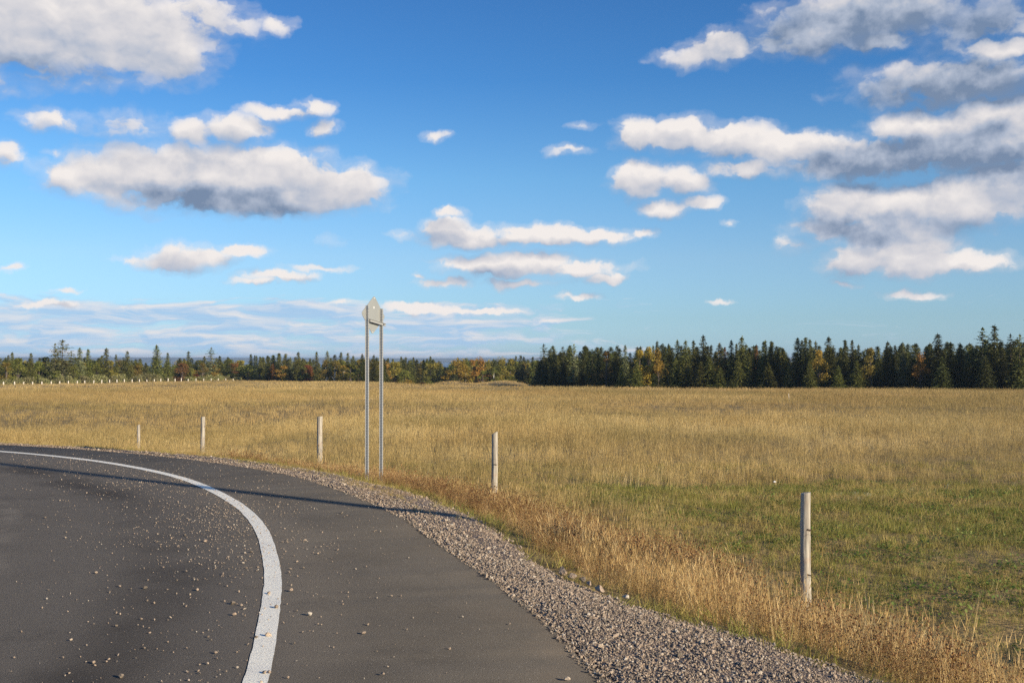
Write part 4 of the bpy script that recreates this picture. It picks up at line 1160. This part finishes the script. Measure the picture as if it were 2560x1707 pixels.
PR = {
    's': [conifer(300 + i, 1.15, .05, .82, .04, .22, .22, lvl=36) for i in range(4)],     # slim spruce
    'f': [conifer(310 + i, 1.95, .03, .80, .03, .28, .22, lvl=36) for i in range(5)],    # broad spruce
    'p': [conifer(320 + i, 1.45, .15, .50, .25, .05, .45, lvl=20) for i in range(3)],    # ragged, open
    'd': [broadleaf(330 + i, 1.8, .18, 13, .19, 2800) for i in range(4)],
    'b': [broadleaf(340 + i, 1.5, .30, birch=True) for i in range(3)],
    't': [broadleaf(350 + i, 1.05, .12, 10, .15, 1900) for i in range(3)],
}
WIDTH = {'s': 2.1, 'f': 3.7, 'p': 2.7, 'd': 3.6, 'b': 3.2, 't': 2.3}
HGT = {'s': 8.2, 'f': 8.2, 'p': 8.2, 'd': 6.0, 'b': 6.0, 't': 6.0}
NAME = {'s': 'spruce_tree', 'f': 'spruce_tree', 'p': 'pine_tree', 'd': 'broadleaf_tree', 'b': 'birch_tree', 't': 'young_tree'}
COLW = {'spruce': 'green', 'darkspruce': 'dark green', 'palepine': 'greyish pale green', 'green': 'green leaved', 'olive': 'olive', 'yellow_l': 'yellow', 'orange': 'orange', 'rust': 'rust brown', 'red': 'red'}
KW = {'s': 'slim spruce', 'f': 'broad spruce', 'p': 'ragged open conifer', 'd': 'broadleaf tree', 'b': 'birch', 't': 'narrow young tree'}
used = {}; LATER = []
def tree(px, topy, wpx, kind, colr, d, zone, label=None):
    p_ = ray_at(px, topy, d=d); zb = tz(p_[0], p_[1]); h = p_[2] - zb
    v_ = used.setdefault(kind, 0); used[kind] += 1
    cr, tk = PR[kind][v_ % len(PR[kind])]
    root = bpy.data.objects.new(NAME[kind], None); COL.objects.link(root); root.location = (p_[0], p_[1], zb - .1)
    sx_ = wpx / F * d / WIDTH[kind]; sx_ = max(sx_ * {'s': 1.3, 'f': 1.15, 'p': 1.15}  .get(kind, 1.35), h / HGT[kind] * {'s': .82, 'f': .95, 'p': .9}.get(kind, .85))
    root.scale = (sx_, sx_ * random.uniform(.9, 1.1), (h + .1) / HGT[kind]); root.rotation_euler = (random.uniform(-.015, .015), random.uniform(-.02, .02), random.uniform(0, 6.28))
    c_ = link('crown', cr, root); t_ = link('trunk', tk, root)
    c_.material_slots[0].link = 'OBJECT'; c_.material_slots[0].material = M[colr]
    where = {'L': 'in the left wood beyond the far fence', 'M': 'in the low wood behind the sign', 'R': 'in the dark wood on the right', 'E': 'in the tall wood at the right end'}[zone]
    cat = {'s': 'spruce', 'f': 'spruce', 'p': 'conifer', 'd': 'tree', 'b': 'birch', 't': 'tree'}[kind]
    if label: tag(root, label, cat, 'trees beyond the field')
    else:
        hp = h / d * F
        hw = ('tall ' if hp > 125 else 'low ' if hp < 85 else '') if zone in 'RE' else ('tall ' if hp > 75 else 'low ' if hp < 48 else '')
        half = {'L': (260, 'left', 'right'), 'M': (960, 'left', 'right'), 'R': (1800, 'left', 'right'), 'E': (2430, 'left', 'right')}[zone]
        where = {'L': 'left wood', 'M': 'middle wood', 'R': 'right wood', 'E': 'rightmost wood'}[zone]
        tag(root, '%s%s %s|in %s part of %s' % (hw, COLW[colr], KW[kind], half[1] if px < half[0] else half[2], where), cat)
        LATER.append(root)
    return root

def LT(zx, zy): return zx * .2976, 820 + zy * .2976
def dl(px, k=0): return float(crest_d(px)) + 22 + 9 * k + random.uniform(-3, 3)
left = [  # zoomed x, top y, width, kind, colour, row, label
    (100, 200, 60, 's', 'spruce', 1, None), (72, 225, 50, 's', 'spruce', 1, None), (5, 255, 110, 'f', 'spruce', 1, 'dark broad spruce cut by the left edge of the picture'),
    (55, 275, 110, 't', 'olive', 0, 'orange olive cone shaped young tree near the left edge'), (150, 238, 130, 'd', 'green', 0, 'rounded green tree right of the olive cone shaped one at far left'),
    (265, 208, 60, 's', 'spruce', 0, None), (330, 262, 120, 'd', 'green', 1, None), (390, 228, 120, 'd', 'spruce', 1, None), (240, 290, 110, 'f', 'spruce', 0, None),
    (458, 132, 110, 'p', 'palepine', 0, 'ragged conifer leaning beside the tallest tree of the left wood'), (525, 98, 190, 'p', 'palepine', 0, 'tallest tree of the left wood, ragged with layered boughs'),
    (600, 200, 120, 'p', 'spruce', 1, None), (675, 162, 75, 's', 'palepine', 0, None), (743, 175, 70, 's', 'spruce', 0, None), (540, 270, 110, 't', 'olive', 0, None), (480, 290, 130, 'd', 'green', 0, None),
    (620, 300, 130, 'd', 'green', 0, None), (810, 275, 120, 'd', 'green', 0, None), (890, 168, 85, 's', 'spruce', 0, None), (860, 230, 70, 's', 'spruce', 1, None), (980, 218, 45, 's', 'spruce', 0, None),
    (920, 262, 150, 'd', 'olive', 0, None), (1072, 192, 105, 'f', 'spruce', 0, None), (1038, 250, 120, 'p', 'palepine', 0, 'pale bare looking conifer before a dark spruce in the left wood'),
    (1160, 300, 130, 'd', 'olive', 0, None), (1225, 290, 60, 's', 'spruce', 0, None), (1315, 143, 150, 'f', 'spruce', 0, 'big layered spruce standing free above the left wood'),
    (1408, 203, 85, 'f', 'spruce', 0, 'spruce just right of the big layered one in the left wood'), (1585, 195, 65, 's', 'spruce', 0, 'solitary thin spruce spire above low autumn trees at left'),
    (1530, 285, 140, 'd', 'rust', 0, 'reddish brown tree below the solitary thin spire'), (1600, 330, 110, 'd', 'olive', 0, None), (1650, 285, 70, 's', 'darkspruce', 0, None), (1700, 285, 90, 't', 'olive', 0, None),
    (1770, 163, 105, 'p', 'palepine', 0, 'pale grey open conifer between the far hills and autumn trees'), (1715, 235, 60, 's', 'spruce', 1, None), (1790, 300, 100, 'd', 'yellow_l', 0, 'golden orange tree below the pale grey conifer'),
    (1845, 233, 60, 's', 'darkspruce', 0, None), (1915, 242, 90, 'f', 'darkspruce', 0, None), (1940, 285, 90, 't', 'rust', 0, 'orange brown cone shaped tree in front of dark spruces at left'), (1985, 285, 60, 'd', 'orange', 1, None), (2020, 275, 40, 's', 'spruce', 0, None),
    (1630, 352, 100, 'd', 'red', 0, 'low dark red bush in front of the left wood'),
    (2085, 300, 200, 'd', 'green', 0, 'wide round green tree at the end of the far fence'), (2185, 330, 110, 't', 'green', 0, None),
    (2108, 217, 50, 's', 'darkspruce', 1, None), (2138, 226, 40, 's', 'darkspruce', 1, None), (2157, 230, 40, 's', 'spruce', 1, None), (2185, 238, 40, 's', 'spruce', 1, None), (2210, 240, 50, 's', 'palepine', 1, None),
    (2250, 230, 55, 's', 'spruce', 0, None), (2296, 226, 70, 's', 'spruce', 0, None), (2340, 212, 70, 's', 'spruce', 1, None), (2290, 300, 70, 'p', 'orange', 0, None),
]
for zx, zy, w_, kd_, co_, row, lb_ in left:
    px_, ty_ = LT(zx, zy); tree(px_, ty_, w_ * .2976, kd_, co_, dl(px_, row), 'L', lb_)
mid = [
    (35, 240, 50, 's', 'spruce', 1, None), (62, 245, 50, 's', 'spruce', 1, None), (100, 230, 40, 's', 'darkspruce', 0, None), (145, 226, 70, 's', 'palepine', 0, None), (200, 210, 60, 's', 'spruce', 0, None), (245, 213, 70, 's', 'spruce', 0, None),
    (292, 243, 75, 'f', 'palepine', 0, None), (355, 198, 60, 's', 'spruce', 0, 'tallest slim spruce left of the red maple behind the sign'), (390, 250, 40, 's', 'spruce', 1, None), (328, 240, 50, 's', 'spruce', 1, None),
    (240, 308, 130, 'd', 'orange', 0, 'orange tree left of the red one behind the field'), (130, 310, 80, 'p', 'rust', 0, None), (320, 330, 100, 't', 'green', 0, None), (400, 330, 110, 'd', 'green', 0, None),
    (436, 302, 95, 'd', 'red', 0, 'bright red tree, the only one rising in the wood behind the sign'), (462, 362, 80, 'd', 'orange', 0, 'low orange bush just below the bright red tree'),
    (455, 252, 45, 's', 'spruce', 1, None), (508, 197, 55, 's', 'spruce', 0, 'slim spruce spire right of the bright red tree'), (530, 300, 110, 'f', 'palepine', 0, None), (480, 262, 60, 's', 'spruce', 1, None),
    (600, 192, 90, 'f', 'palepine', 1, 'pale tall conifer above the white stemmed birches'), (590, 260, 100, 'b', 'olive', 0, None), (660, 268, 140, 'b', 'olive', 0, 'olive birch with white stems left of the sign posts'), (735, 300, 100, 'b', 'yellow_l', 0, 'yellowish birch beside the white stemmed one'),
    (663, 223, 70, 's', 'darkspruce', 1, None), (708, 201, 65, 's', 'spruce', 1, None), (774, 205, 95, 'f', 'spruce', 1, None), (815, 232, 90, 'f', 'spruce', 1, None), (795, 290, 150, 'd', 'green', 0, None), (860, 330, 90, 't', 'green', 0, None),
    (893, 213, 75, 'f', 'darkspruce', 0, 'dark spruce directly left of the sign posts'), (992, 226, 105, 'f', 'darkspruce', 0, 'dark spruce seen between the two sign posts'), (940, 250, 80, 's', 'darkspruce', 1, None),
    (1062, 250, 40, 's', 'spruce', 1, None), (1106, 250, 55, 's', 'spruce', 1, None), (1150, 258, 55, 's', 'spruce', 1, None), (1090, 288, 110, 'd', 'orange', 0, 'orange brown tree just right of the sign posts'),
    (1165, 272, 170, 'd', 'olive', 0, 'wide olive gold tree right of the sign posts'), (1222, 238, 50, 's', 'spruce', 1, None), (1262, 243, 40, 's', 'spruce', 1, None), (1320, 243, 45, 's', 'spruce', 1, None), (1290, 270, 60, 's', 'spruce', 1, None), (1350, 262, 60, 's', 'darkspruce', 1, None),
    (1250, 340, 110, 'd', 'green', 0, None), (1380, 325, 75, 't', 'olive', 0, None), (1310, 330, 90, 'f', 'spruce', 0, None), (1440, 253, 45, 's', 'spruce', 1, None), (1465, 236, 50, 's', 'spruce', 1, None), (1490, 260, 40, 's', 'spruce', 1, None), (1410, 262, 50, 's', 'darkspruce', 1, None),
    (1465, 287, 170, 'd', 'olive', 0, None), (1400, 340, 90, 'f', 'darkspruce', 0, None), (1555, 292, 70, 'f', 'darkspruce', 0, None), (1590, 330, 120, 'f', 'darkspruce', 0, None),
    (1700, 262, 200, 'd', 'yellow_l', 0, 'wide yellow orange tree at the right edge of the water gap'), (1760, 300, 130, 'b', 'yellow_l', 0, None), (1740, 365, 140, 'd', 'green', 0, None), (1700, 245, 40, 's', 'spruce', 1, None), (1770, 234, 60, 'd', 'green', 1, None),
    (1810, 250, 80, 'd', 'orange', 1, None), (1885, 245, 130, 'd', 'orange', 0, 'bright orange tree before the sandy rise'), (1850, 310, 110, 'd', 'rust', 0, None), (1960, 252, 110, 'd', 'olive', 0, None), (1940, 345, 120, 'd', 'green', 0, None),
    (2000, 325, 65, 'b', 'green', -1, 'small lone green birch with a white stem at the wood edge'), (2068, 246, 140, 'd', 'olive', 0, None), (2145, 246, 120, 'd', 'olive', 0, None), (2040, 300, 160, 'd', 'green', 0, None), (2130, 310, 160, 'd', 'green', 0, None),
    (2180, 232, 45, 's', 'spruce', 1, None), (2225, 228, 65, 'f', 'darkspruce', 0, None), (2255, 240, 60, 'f', 'darkspruce', 0, None), (2245, 285, 110, 'd', 'yellow_l', 0, None), (2325, 238, 100, 'f', 'darkspruce', 0, None), (2200, 330, 120, 'f', 'darkspruce', 0, None), (2290, 330, 140, 'f', 'darkspruce', 0, None),
    (2350, 262, 110, 'd', 'green', 0, None), (1275, 425, 90, 'd', 'yellow_l', -1, 'low yellow shrub at the foot of the wood right of the sign'), (1395, 452, 90, 'd', 'rust', -2, 'low dark red brown shrub on the edge of the field'),
    (1440, 405, 90, 'd', 'green', -1, None), (1660, 380, 110, 'd', 'darkspruce', -1, None), (1905, 350, 80, 't', 'green', -1, None),
]
for zx, zy, w_, kd_, co_, row, lb_ in mid:
    px_ = 640 + zx * .2976; ty_ = 820 + zy * .2976
    d_ = dl(px_, row)
    if px_ > 960: d_ = 246 + 10 * row + random.uniform(-3, 3)
    if row == -2: d_ = 196
    tree(px_, ty_, w_ * .2976, kd_, co_, d_, 'M', lb_)
def dr(px): return float(2.0 / (np.interp(px, [1300, 1500, 1900, 2300, 2560], [64.5, 68, 71, 75.5, 79]) / F - .011))
right = [
    (215, 213, 95, 'p', 'darkspruce', 0, 'leftmost tall ragged conifer at the corner of the right wood'), (298, 250, 55, 's', 'palepine', 1, None), (385, 236, 85, 'p', 'darkspruce', 0, None), (445, 262, 45, 's', 'darkspruce', 1, None), (480, 216, 90, 'p', 'palepine', 0, 'pale ragged conifer, third tall top from the left corner of the right wood'),
    (570, 305, 50, 's', 'darkspruce', 1, None), (645, 258, 110, 'p', 'darkspruce', 0, None), (697, 240, 60, 's', 'spruce', 0, None), (765, 252, 110, 't', 'rust', 0, 'rust orange tree standing in front of the dark right wood'), (680, 436, 90, 'd', 'rust', 0, 'low orange brown bush below the rust orange tree'),
    (868, 226, 115, 'f', 'darkspruce', 0, None), (937, 220, 70, 's', 'palepine', 0, None), (1070, 248, 130, 'd', 'yellow_l', -.4, 'broad yellow orange tree above the dark conifers, left of two'), (1140, 210, 100, 't', 'yellow_l', -.4, 'tallest yellow crown of the right wood'), (1235, 258, 110, 'd', 'yellow_l', -.4, None),
    (1190, 225, 60, 's', 'spruce', 1, None), (1220, 186, 65, 's', 'darkspruce', 1, None), (1275, 206, 65, 's', 'darkspruce', 1, None), (1320, 208, 60, 's', 'spruce', 1, None), (1395, 178, 110, 'f', 'spruce', 0, None), (1465, 178, 130, 'f', 'spruce', 0, None), (1550, 176, 65, 's', 'spruce', 1, None),
    (1630, 138, 140, 'f', 'darkspruce', 0, 'tallest spruce in the middle of the right wood'), (1697, 220, 65, 's', 'darkspruce', 0, None), (1735, 290, 70, 't', 'olive', 0, 'pale green young tree wedged between dark spruces'), (1780, 198, 100, 'f', 'olive', 0, None), (1825, 240, 60, 's', 'rust', 1, None),
    (1885, 176, 75, 's', 'darkspruce', 0, None), (1922, 208, 55, 's', 'darkspruce', 1, None), (1975, 146, 130, 'f', 'spruce', 0, 'high spruce, second tallest in the middle of the right wood'), (2020, 215, 90, 'f', 'darkspruce', 1, None), (2103, 220, 50, 's', 'rust', 1, None), (2172, 184, 130, 'f', 'darkspruce', 0, None), (2240, 186, 90, 'f', 'darkspruce', 0, None), (2338, 248, 50, 's', 'olive', 1, None), (2300, 280, 90, 'f', 'darkspruce', 0, None),
    (300, 340, 120, 'f', 'darkspruce', 0, None), (230, 370, 120, 'f', 'darkspruce', 0, None), (390, 380, 150, 'f', 'darkspruce', 0, None), (480, 340, 120, 'f', 'darkspruce', 0, None), (560, 380, 130, 'f', 'darkspruce', 0, None), (850, 360, 130, 'f', 'darkspruce', 0, None),
    (905, 400, 100, 'f', 'spruce', -1, 'small spruce with a pale bare stem in front of the right wood'), (960, 320, 110, 'f', 'darkspruce', 0, None), (1035, 372, 130, 'f', 'spruce', -1, None), (1100, 330, 110, 'f', 'spruce', 0, None), (1180, 340, 120, 'f', 'darkspruce', 0, None), (1290, 360, 130, 'f', 'spruce', -1, None), (1385, 330, 120, 'f', 'spruce', -1, None), (1480, 350, 140, 'f', 'spruce', -1, None),
    (1615, 370, 150, 'f', 'spruce', -1, None), (1690, 330, 150, 'f', 'spruce', -1, None), (1780, 420, 140, 'f', 'spruce', -1, None), (1880, 528, 95, 'f', 'darkspruce', -1.5, 'smallest young spruce at the foot of the right wood'), (1950, 330, 110, 'f', 'spruce', -1, None), (2090, 330, 150, 'f', 'darkspruce', 0, None), (2210, 380, 140, 'f', 'spruce', -1, None), (2300, 400, 110, 'f', 'darkspruce', 0, None), (1340, 260, 90, 'f', 'spruce', 1, None),
]
for zx, zy, w_, kd_, co_, row, lb_ in right:
    px_ = 1300 + zx * .2806; ty_ = 800 + zy * .2806; tree(px_, ty_, w_ * .2806, kd_, co_, dr(px_) + 7 * row + random.uniform(-1, 1) + 2, 'R', lb_)
endr = [
    (38, 256, 105, 'f', 'spruce', 0, None), (100, 260, 70, 's', 'darkspruce', 0, None), (145, 340, 60, 's', 'spruce', 0, None), (203, 318, 80, 's', 'olive', 1, None), (335, 226, 125, 'f', 'darkspruce', 0, None), (376, 248, 60, 's', 'darkspruce', 1, None), (412, 220, 85, 's', 'darkspruce', 0, None), (450, 238, 60, 's', 'spruce', 1, None),
    (500, 260, 70, 's', 'spruce', 0, None), (520, 320, 90, 'd', 'yellow_l', -.4, 'yellow crown squeezed between dark spruces of the right wood'), (615, 220, 140, 'f', 'darkspruce', 0, 'regular dark cone spruce right of the yellow crown'), (710, 312, 70, 's', 'spruce', 1, None), (765, 243, 75, 's', 'darkspruce', 0, None), (820, 247, 65, 's', 'darkspruce', 0, None),
    (880, 290, 45, 's', 'darkspruce', 1, None), (922, 318, 70, 'd', 'darkspruce', 1, None), (988, 298, 95, 'd', 'olive', -.4, 'pale yellow green round crown behind the right wood'), (1055, 323, 50, 's', 'spruce', 1, None), (1135, 262, 90, 'f', 'darkspruce', 0, None), (1208, 292, 60, 's', 'darkspruce', 0, None), (1272, 266, 80, 's', 'palepine', 0, None), (1350, 298, 100, 'p', 'spruce', 0, None),
    (1430, 365, 100, 'd', 'orange', -.4, 'orange green crown left of the huge dark spruce at right'), (1585, 188, 240, 'f', 'darkspruce', 0, 'huge broad dark spruce standing over the right wood'), (1515, 300, 110, 'f', 'darkspruce', 0, None), (1700, 330, 110, 'f', 'olive', 0, None), (1780, 278, 115, 'f', 'darkspruce', 0, 'near black narrow spruce between the two highest clumps'), (1895, 320, 80, 'f', 'darkspruce', 0, None),
    (1975, 143, 170, 'p', 'darkspruce', 0, 'ragged grey green conifer left of the highest tree'), (2085, 113, 190, 'f', 'darkspruce', 0, 'highest tree of the picture, dense spruce near the right edge'), (2240, 195, 130, 'p', 'darkspruce', 0, 'ragged conifer between the highest tree and the right edge'), (2310, 198, 130, 'p', 'spruce', 0, 'greenish ragged conifer at the right edge of the picture'),
    (250, 500, 80, 'f', 'spruce', -1, None), (130, 400, 120, 'f', 'spruce', 0, None), (440, 430, 120, 'f', 'spruce', -1, None), (700, 478, 120, 'f', 'spruce', -1, 'small lit spruce standing in front at the foot of the right wood'), (560, 430, 120, 'f', 'darkspruce', 0, None), (860, 430, 130, 'f', 'spruce', -.5, None), (1050, 420, 140, 'f', 'darkspruce', 0, None), (960, 380, 120, 'f', 'darkspruce', 0, None), (1180, 400, 140, 'f', 'darkspruce', 0, None), (1300, 400, 130, 'f', 'darkspruce', 0, None),
    (1620, 400, 180, 'f', 'darkspruce', -.7, None), (1850, 430, 150, 'f', 'darkspruce', 0, None), (2010, 380, 160, 'f', 'darkspruce', -.5, None), (2160, 330, 170, 'f', 'darkspruce', 0, None), (2290, 360, 150, 'f', 'darkspruce', 0, None),
]
for zx, zy, w_, kd_, co_, row, lb_ in endr:
    px_ = 1900 + zx * .2806; ty_ = 780 + zy * .2806; tree(px_, ty_, w_ * .2806, kd_, co_, dr(px_) + 7 * row + random.uniform(-1, 1) + 2, 'R' if px_ < 2300 else 'E', lb_)

# low sage bushes along the far fence
def bush_mesh(seed):
    r = random.Random(seed); T = []; lob = [(r.uniform(-1.5, 1.5), r.uniform(-.8, .8), r.uniform(.3, 1.0), r.uniform(.5, .9)) for _ in range(9)]
    for _ in range(2200):
        x_, y_, z_, s_ = r.choice(lob); v = Vector((r.gauss(0, 1), r.gauss(0, 1), r.gauss(0, 1))).normalized() * s_ * r.uniform(.4, 1.05) ** .6
        c_ = (x_ + v.x, y_ + v.y, abs(z_ + v.z * .8)); e1 = [r.gauss(0, .6) for _ in range(3)]; e2 = [r.gauss(0, .6) for _ in range(3)]; l_ = .16 * r.uniform(.6, 1.3)
        T += [c_, tuple(c_[i] + e1[i] * l_ for i in range(3)), tuple(c_[i] + e2[i] * l_ for i in range(3))]
    return mesh_tris('bush', T, M['sage'])
BM = [bush_mesh(400 + i) for i in range(4)]
BL = [(100, 412, 170), (250, 392, 170), (380, 398, 180), (470, 415, 120), (545, 382, 120), (620, 415, 110), (720, 375, 170), (830, 372, 170), (920, 395, 130), (1020, 370, 160), (1130, 385, 150), (1220, 362, 180), (1300, 385, 120), (1420, 400, 140), (1600, 395, 120), (1700, 392, 130), (1800, 382, 150), (1900, 392, 150), (1980, 400, 110), (20, 425, 100)]
BO = [sorted(b_[0] for b_ in BL).index(b_[0]) for b_ in BL]
for k_, (zx, zy, w_) in enumerate(BL):
    px_, ty_ = LT(zx, zy); d_ = float(crest_d(px_)) + 15 + random.uniform(-1.5, 1.5)
    p_ = ray_at(px_, ty_, d=d_); zb = tz(p_[0], p_[1]) - .1; h = p_[2] - zb
    o = link('bush', BM[k_ % 4]); o.location = (p_[0], p_[1], zb); s_ = w_ * .2976 / F * d_ / 3.8
    o.scale = (s_, s_, h / 1.75); o.rotation_euler = (0, 0, random.choice((0, 3.14)) + random.uniform(-.2, .2))
    tag(o, 'low sage green bush behind the far fence, %s counting from the left' % ORD[BO[k_]], 'bush', 'sage bushes behind the far fence')

# wood mass behind the first rows, and the wood's near flank outside the picture on the right
Pp, Sc, Tn, Kd = [], [], [], []
protos = []
for kd_, co_ in (('f', 'darkspruce'), ('f', 'spruce'), ('s', 'darkspruce'), ('s', 'spruce'), ('d', 'green'), ('d', 'olive')):
    for j in range(2):
        src = PR[kd_][j][0]; me = src.copy(); me.materials[0] = M[co_]; protos.append((me, kd_))
NP = len(protos)
def addw(px, topy, d, ks, wf=1.0):
    p_ = ray_at(px, topy, d=d); zb = tz(p_[0], p_[1]); h = max(1.5, p_[2] - zb); k_ = random.choice(ks)
    H_ = HGT[protos[k_][1]]; s_ = h / H_
    Pp.append((p_[0], p_[1], zb)); Sc.append((s_ * 1.1 * wf, s_ * 1.1 * wf, s_)); Kd.append(k_)
for _ in range(330):
    px_ = random.uniform(-150, 980); addw(px_, random.uniform(893, 926), dl(px_, random.uniform(1.2, 5)), range(0, NP), 1.3)
for _ in range(260):
    px_ = random.uniform(960, 1400)
    lo = 912 if 1095 < px_ < 1130 else 898
    addw(px_, random.uniform(lo, 930), 255 + random.uniform(8, 60), range(0, NP), 1.3)
for _ in range(420):
    px_ = random.uniform(1370, 2760); addw(px_, random.uniform(862, 905) - max(0, px_ - 2200) * .05, dr(min(px_, 2560)) + random.uniform(7, 45), range(0, 8), 1.3)
for _ in range(60):
    px_ = random.uniform(1345, 1420); addw(px_, random.uniform(885, 915), dr(px_) + random.uniform(6, 30), range(0, 8), 1.2)
for _ in range(46):        # flank beyond the right border of the view
    x_ = random.uniform(62, 86); y_ = 132 - (x_ - 60) * 1.35 + random.uniform(-5, 6); k_ = random.randrange(0, 8)
    s_ = random.uniform(.85, 1.25); Pp.append((x_, y_, tz(x_, y_))); Sc.append((s_, s_, s_)); Kd.append(k_)
Pp = np.array(Pp); n = len(Pp)
# pick order inside a joined instance list is given by the proto list
o = scatter('woods', Pp, np.c_[np.zeros((n, 2)), rng.uniform(0, 6.28, n)], np.array(Sc), rng.random(n), Kd, [p_[0] for p_ in protos],
        'dense mass of conifers and broadleaf trees filling the woods behind the first rows', 'woods')
from collections import Counter
cnt = Counter(o_['label'] for o_ in LATER)
for o_ in LATER:
    l_ = o_['label']; a_1, b_1 = l_.split('|')
    if cnt[l_] > 1: o_['label'] = a_1 + ', one of several ' + b_1; o_['group'] = a_1 + 's ' + b_1
    else: o_['label'] = a_1 + ' ' + b_1; o_['group'] = 'trees beyond the field'
print('trees', sum(used.values()), 'woods', n)

# ------------------------------------------------------------------ air
m = bpy.data.materials.new('air'); m.use_nodes = True; nt = m.node_tree; nt.nodes.remove(nt.nodes['Principled BSDF'])
pv = nt.nodes.new('ShaderNodeVolumePrincipled'); pv.inputs['Color'].default_value = (.62, .78, 1.0, 1); pv.inputs['Density'].default_value = .00016; pv.inputs['Anisotropy'].default_value = .2
nt.links.new(pv.outputs[0], nt.nodes['Material Output'].inputs['Volume'])
bm = bmesh.new(); box_bm(bm, (0, 3700, -2), (9000, 7700, 34))
hz = link('haze', bm_mesh('haze', bm, m)); tag(hz, 'thin bluish air over the far water and hills', 'haze', kind='stuff')
